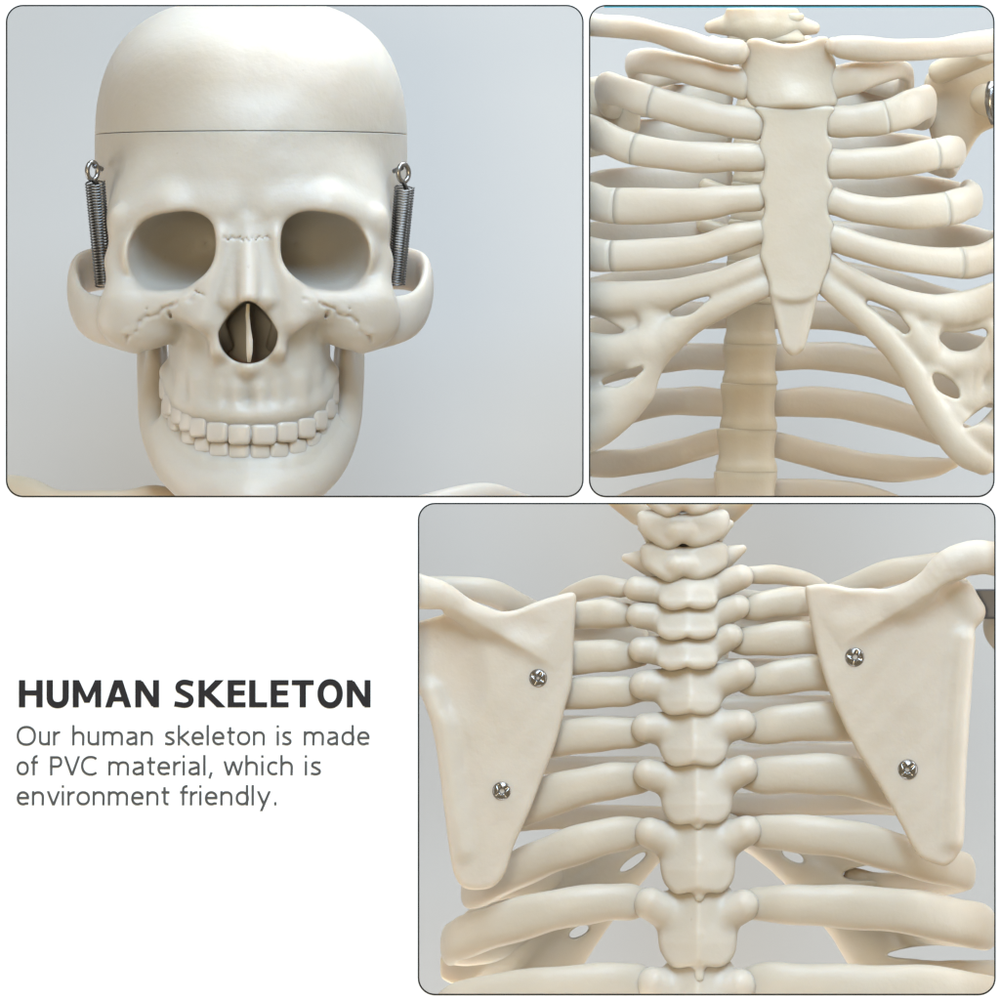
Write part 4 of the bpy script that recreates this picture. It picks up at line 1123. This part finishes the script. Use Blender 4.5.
F.disp(lambda x, y, z: .8 * np.sin(x * .08 + 1) * np.sin(y * .07 + z * .1) + .35 * np.sin(x * .2 + y * .17))
ZS[(855, 657)] = F.surf(855, 657); ZS[(907.5, 769.5)] = F.surf(907.5, 769.5)
scr = F.build('scapula', M_BLADE, bk, 40)
# screws
def screw(x, y, d, r, ang, par):
    d = ZS[(x, y)] + 0.5
    F = Field((x - r - 3, y - r - 3, d - 10), (x + r + 3, y + r + 3, d + 10), 0.5)
    F.add(ellip((x, y, d), (r, r, r * .55)), 1)
    F.sub(rbox((x, y, d + 8), (r * 1.5, r * 1.5, 6), 1), 0.6)
    for a in (ang, ang + math.pi / 2):
        dx, dy = math.cos(a) * r * .62, math.sin(a) * r * .62
        F.sub(capsule((x - dx, y - dy, d - r * .5), (x + dx, y + dy, d - r * .5), r * .2, r * .2), 1.0)
    F.sub(ellip((x, y, d - r * .45), (r * .3, r * .3, r * .45)), 1)
    F.build('screw', M_STEEL, par, d)
screw(538, 678, 28, 9.2, 0.5, scl)
screw(502, 791, 30, 9.8, 1.0, scl)
screw(855, 657, 28, 10.2, 0.3, scr)
screw(907.5, 769.5, 32, 10.4, 0.9, scr)
# collar bones behind, steel shoulder strap, arm bone
tube('clavicle', [(400, 590, 200, 12, 9), (440, 588, 190, 11, 9), (485, 591, 190, 12, 9), (520, 606, 210, 12, 9), (560, 626, 250, 12, 9), (640, 640, 285, 12, 9)], M_RIB, bk, planes=CL3)
tube('clavicle', [(1000, 560, 200, 12, 9), (935, 566, 190, 12, 9), (885, 574, 195, 12, 9), (840, 592, 215, 11, 9), (800, 612, 250, 12, 9), (740, 630, 285, 12, 9)], M_RIB, bk, planes=CL3)
F = Field((968, 585, 50), (1040, 625, 90), 1.2)
F.add(rbox((1010, 604, 75), (38, 15, 4), 1.5), 1)
F.build('steel_strap', M_DARK, bk, 75)
F = Field((975, 610, 60), (1045, 700, 150), 1.6)
F.add(ellip((1012, 625, 105), (29, 30, 28)), 2)
F.add(capsule((1015, 650, 105), (1030, 700, 105), 16, 14), 10)
F.build('humerus', M_BONE, bk, 100)

# ------------------------------------------------------------------ light and camera
w = bpy.data.worlds.new('World'); scene.world = w; w.use_nodes = True
w.node_tree.nodes['Background'].inputs[0].default_value = (1.0, 0.83, 0.54, 1)
w.node_tree.nodes['Background'].inputs[1].default_value = 0.46
def area(name, loc, target, size, power, col=(1, 1, 1), spread=180):
    l = bpy.data.lights.new(name, 'AREA'); l.shape = 'SQUARE'; l.size = size; l.energy = power; l.color = col; l.spread = math.radians(spread)
    o = bpy.data.objects.new(name, l); COL.objects.link(o)
    o.location = loc
    o.rotation_euler = (Vector(target) - Vector(loc)).to_track_quat('-Z', 'Y').to_euler()
    return o
area('key_softbox', (0.8, -4.3, 4.3), (0, 0.1, 0), 3.2, 600, (0.57, 0.77, 1.0))
area('fill_softbox', (-1.2, -6.5, 0.3), (0, 0.1, 0), 1.6, 135, (1.0, 0.83, 0.56))
area('top_softbox', (0.2, 0.2, 1.25), (0.1, 0.22, 0.0), 1.0, 12, (0.82, 0.91, 1.0), 110)
area('side_softbox', (1.25, 0.0, 0.6), (0.3, 0.1, -0.3), 0.5, 8, (0.84, 0.92, 1.0))
area('backdrop_lamp', (-1.35, 0.2, -0.25), (0.2, 0.76, -0.2), 0.8, 7, (1, 1, 1))
area('backdrop_lamp', (1.35, 0.2, -0.25), (-0.2, 0.76, -0.2), 0.8, 6, (1, 1, 1))
area('backdrop_lamp', (0.0, 0.3, -1.1), (0.1, 0.76, -0.25), 0.8, 11, (1, 1, 1))

cam = bpy.data.cameras.new('camera'); co = bpy.data.objects.new('camera', cam); COL.objects.link(co)
co.location = (0, -CAMD, 0); co.rotation_euler = (math.radians(90), 0, 0)
cam.sensor_width = 36; cam.lens = 36 * CAMD / 1.0
cam.clip_start = 0.5; cam.clip_end = 60
scene.camera = co
scene.view_settings.view_transform = 'Standard'; scene.view_settings.look = 'None'
scene.view_settings.exposure = 0; scene.view_settings.gamma = 1
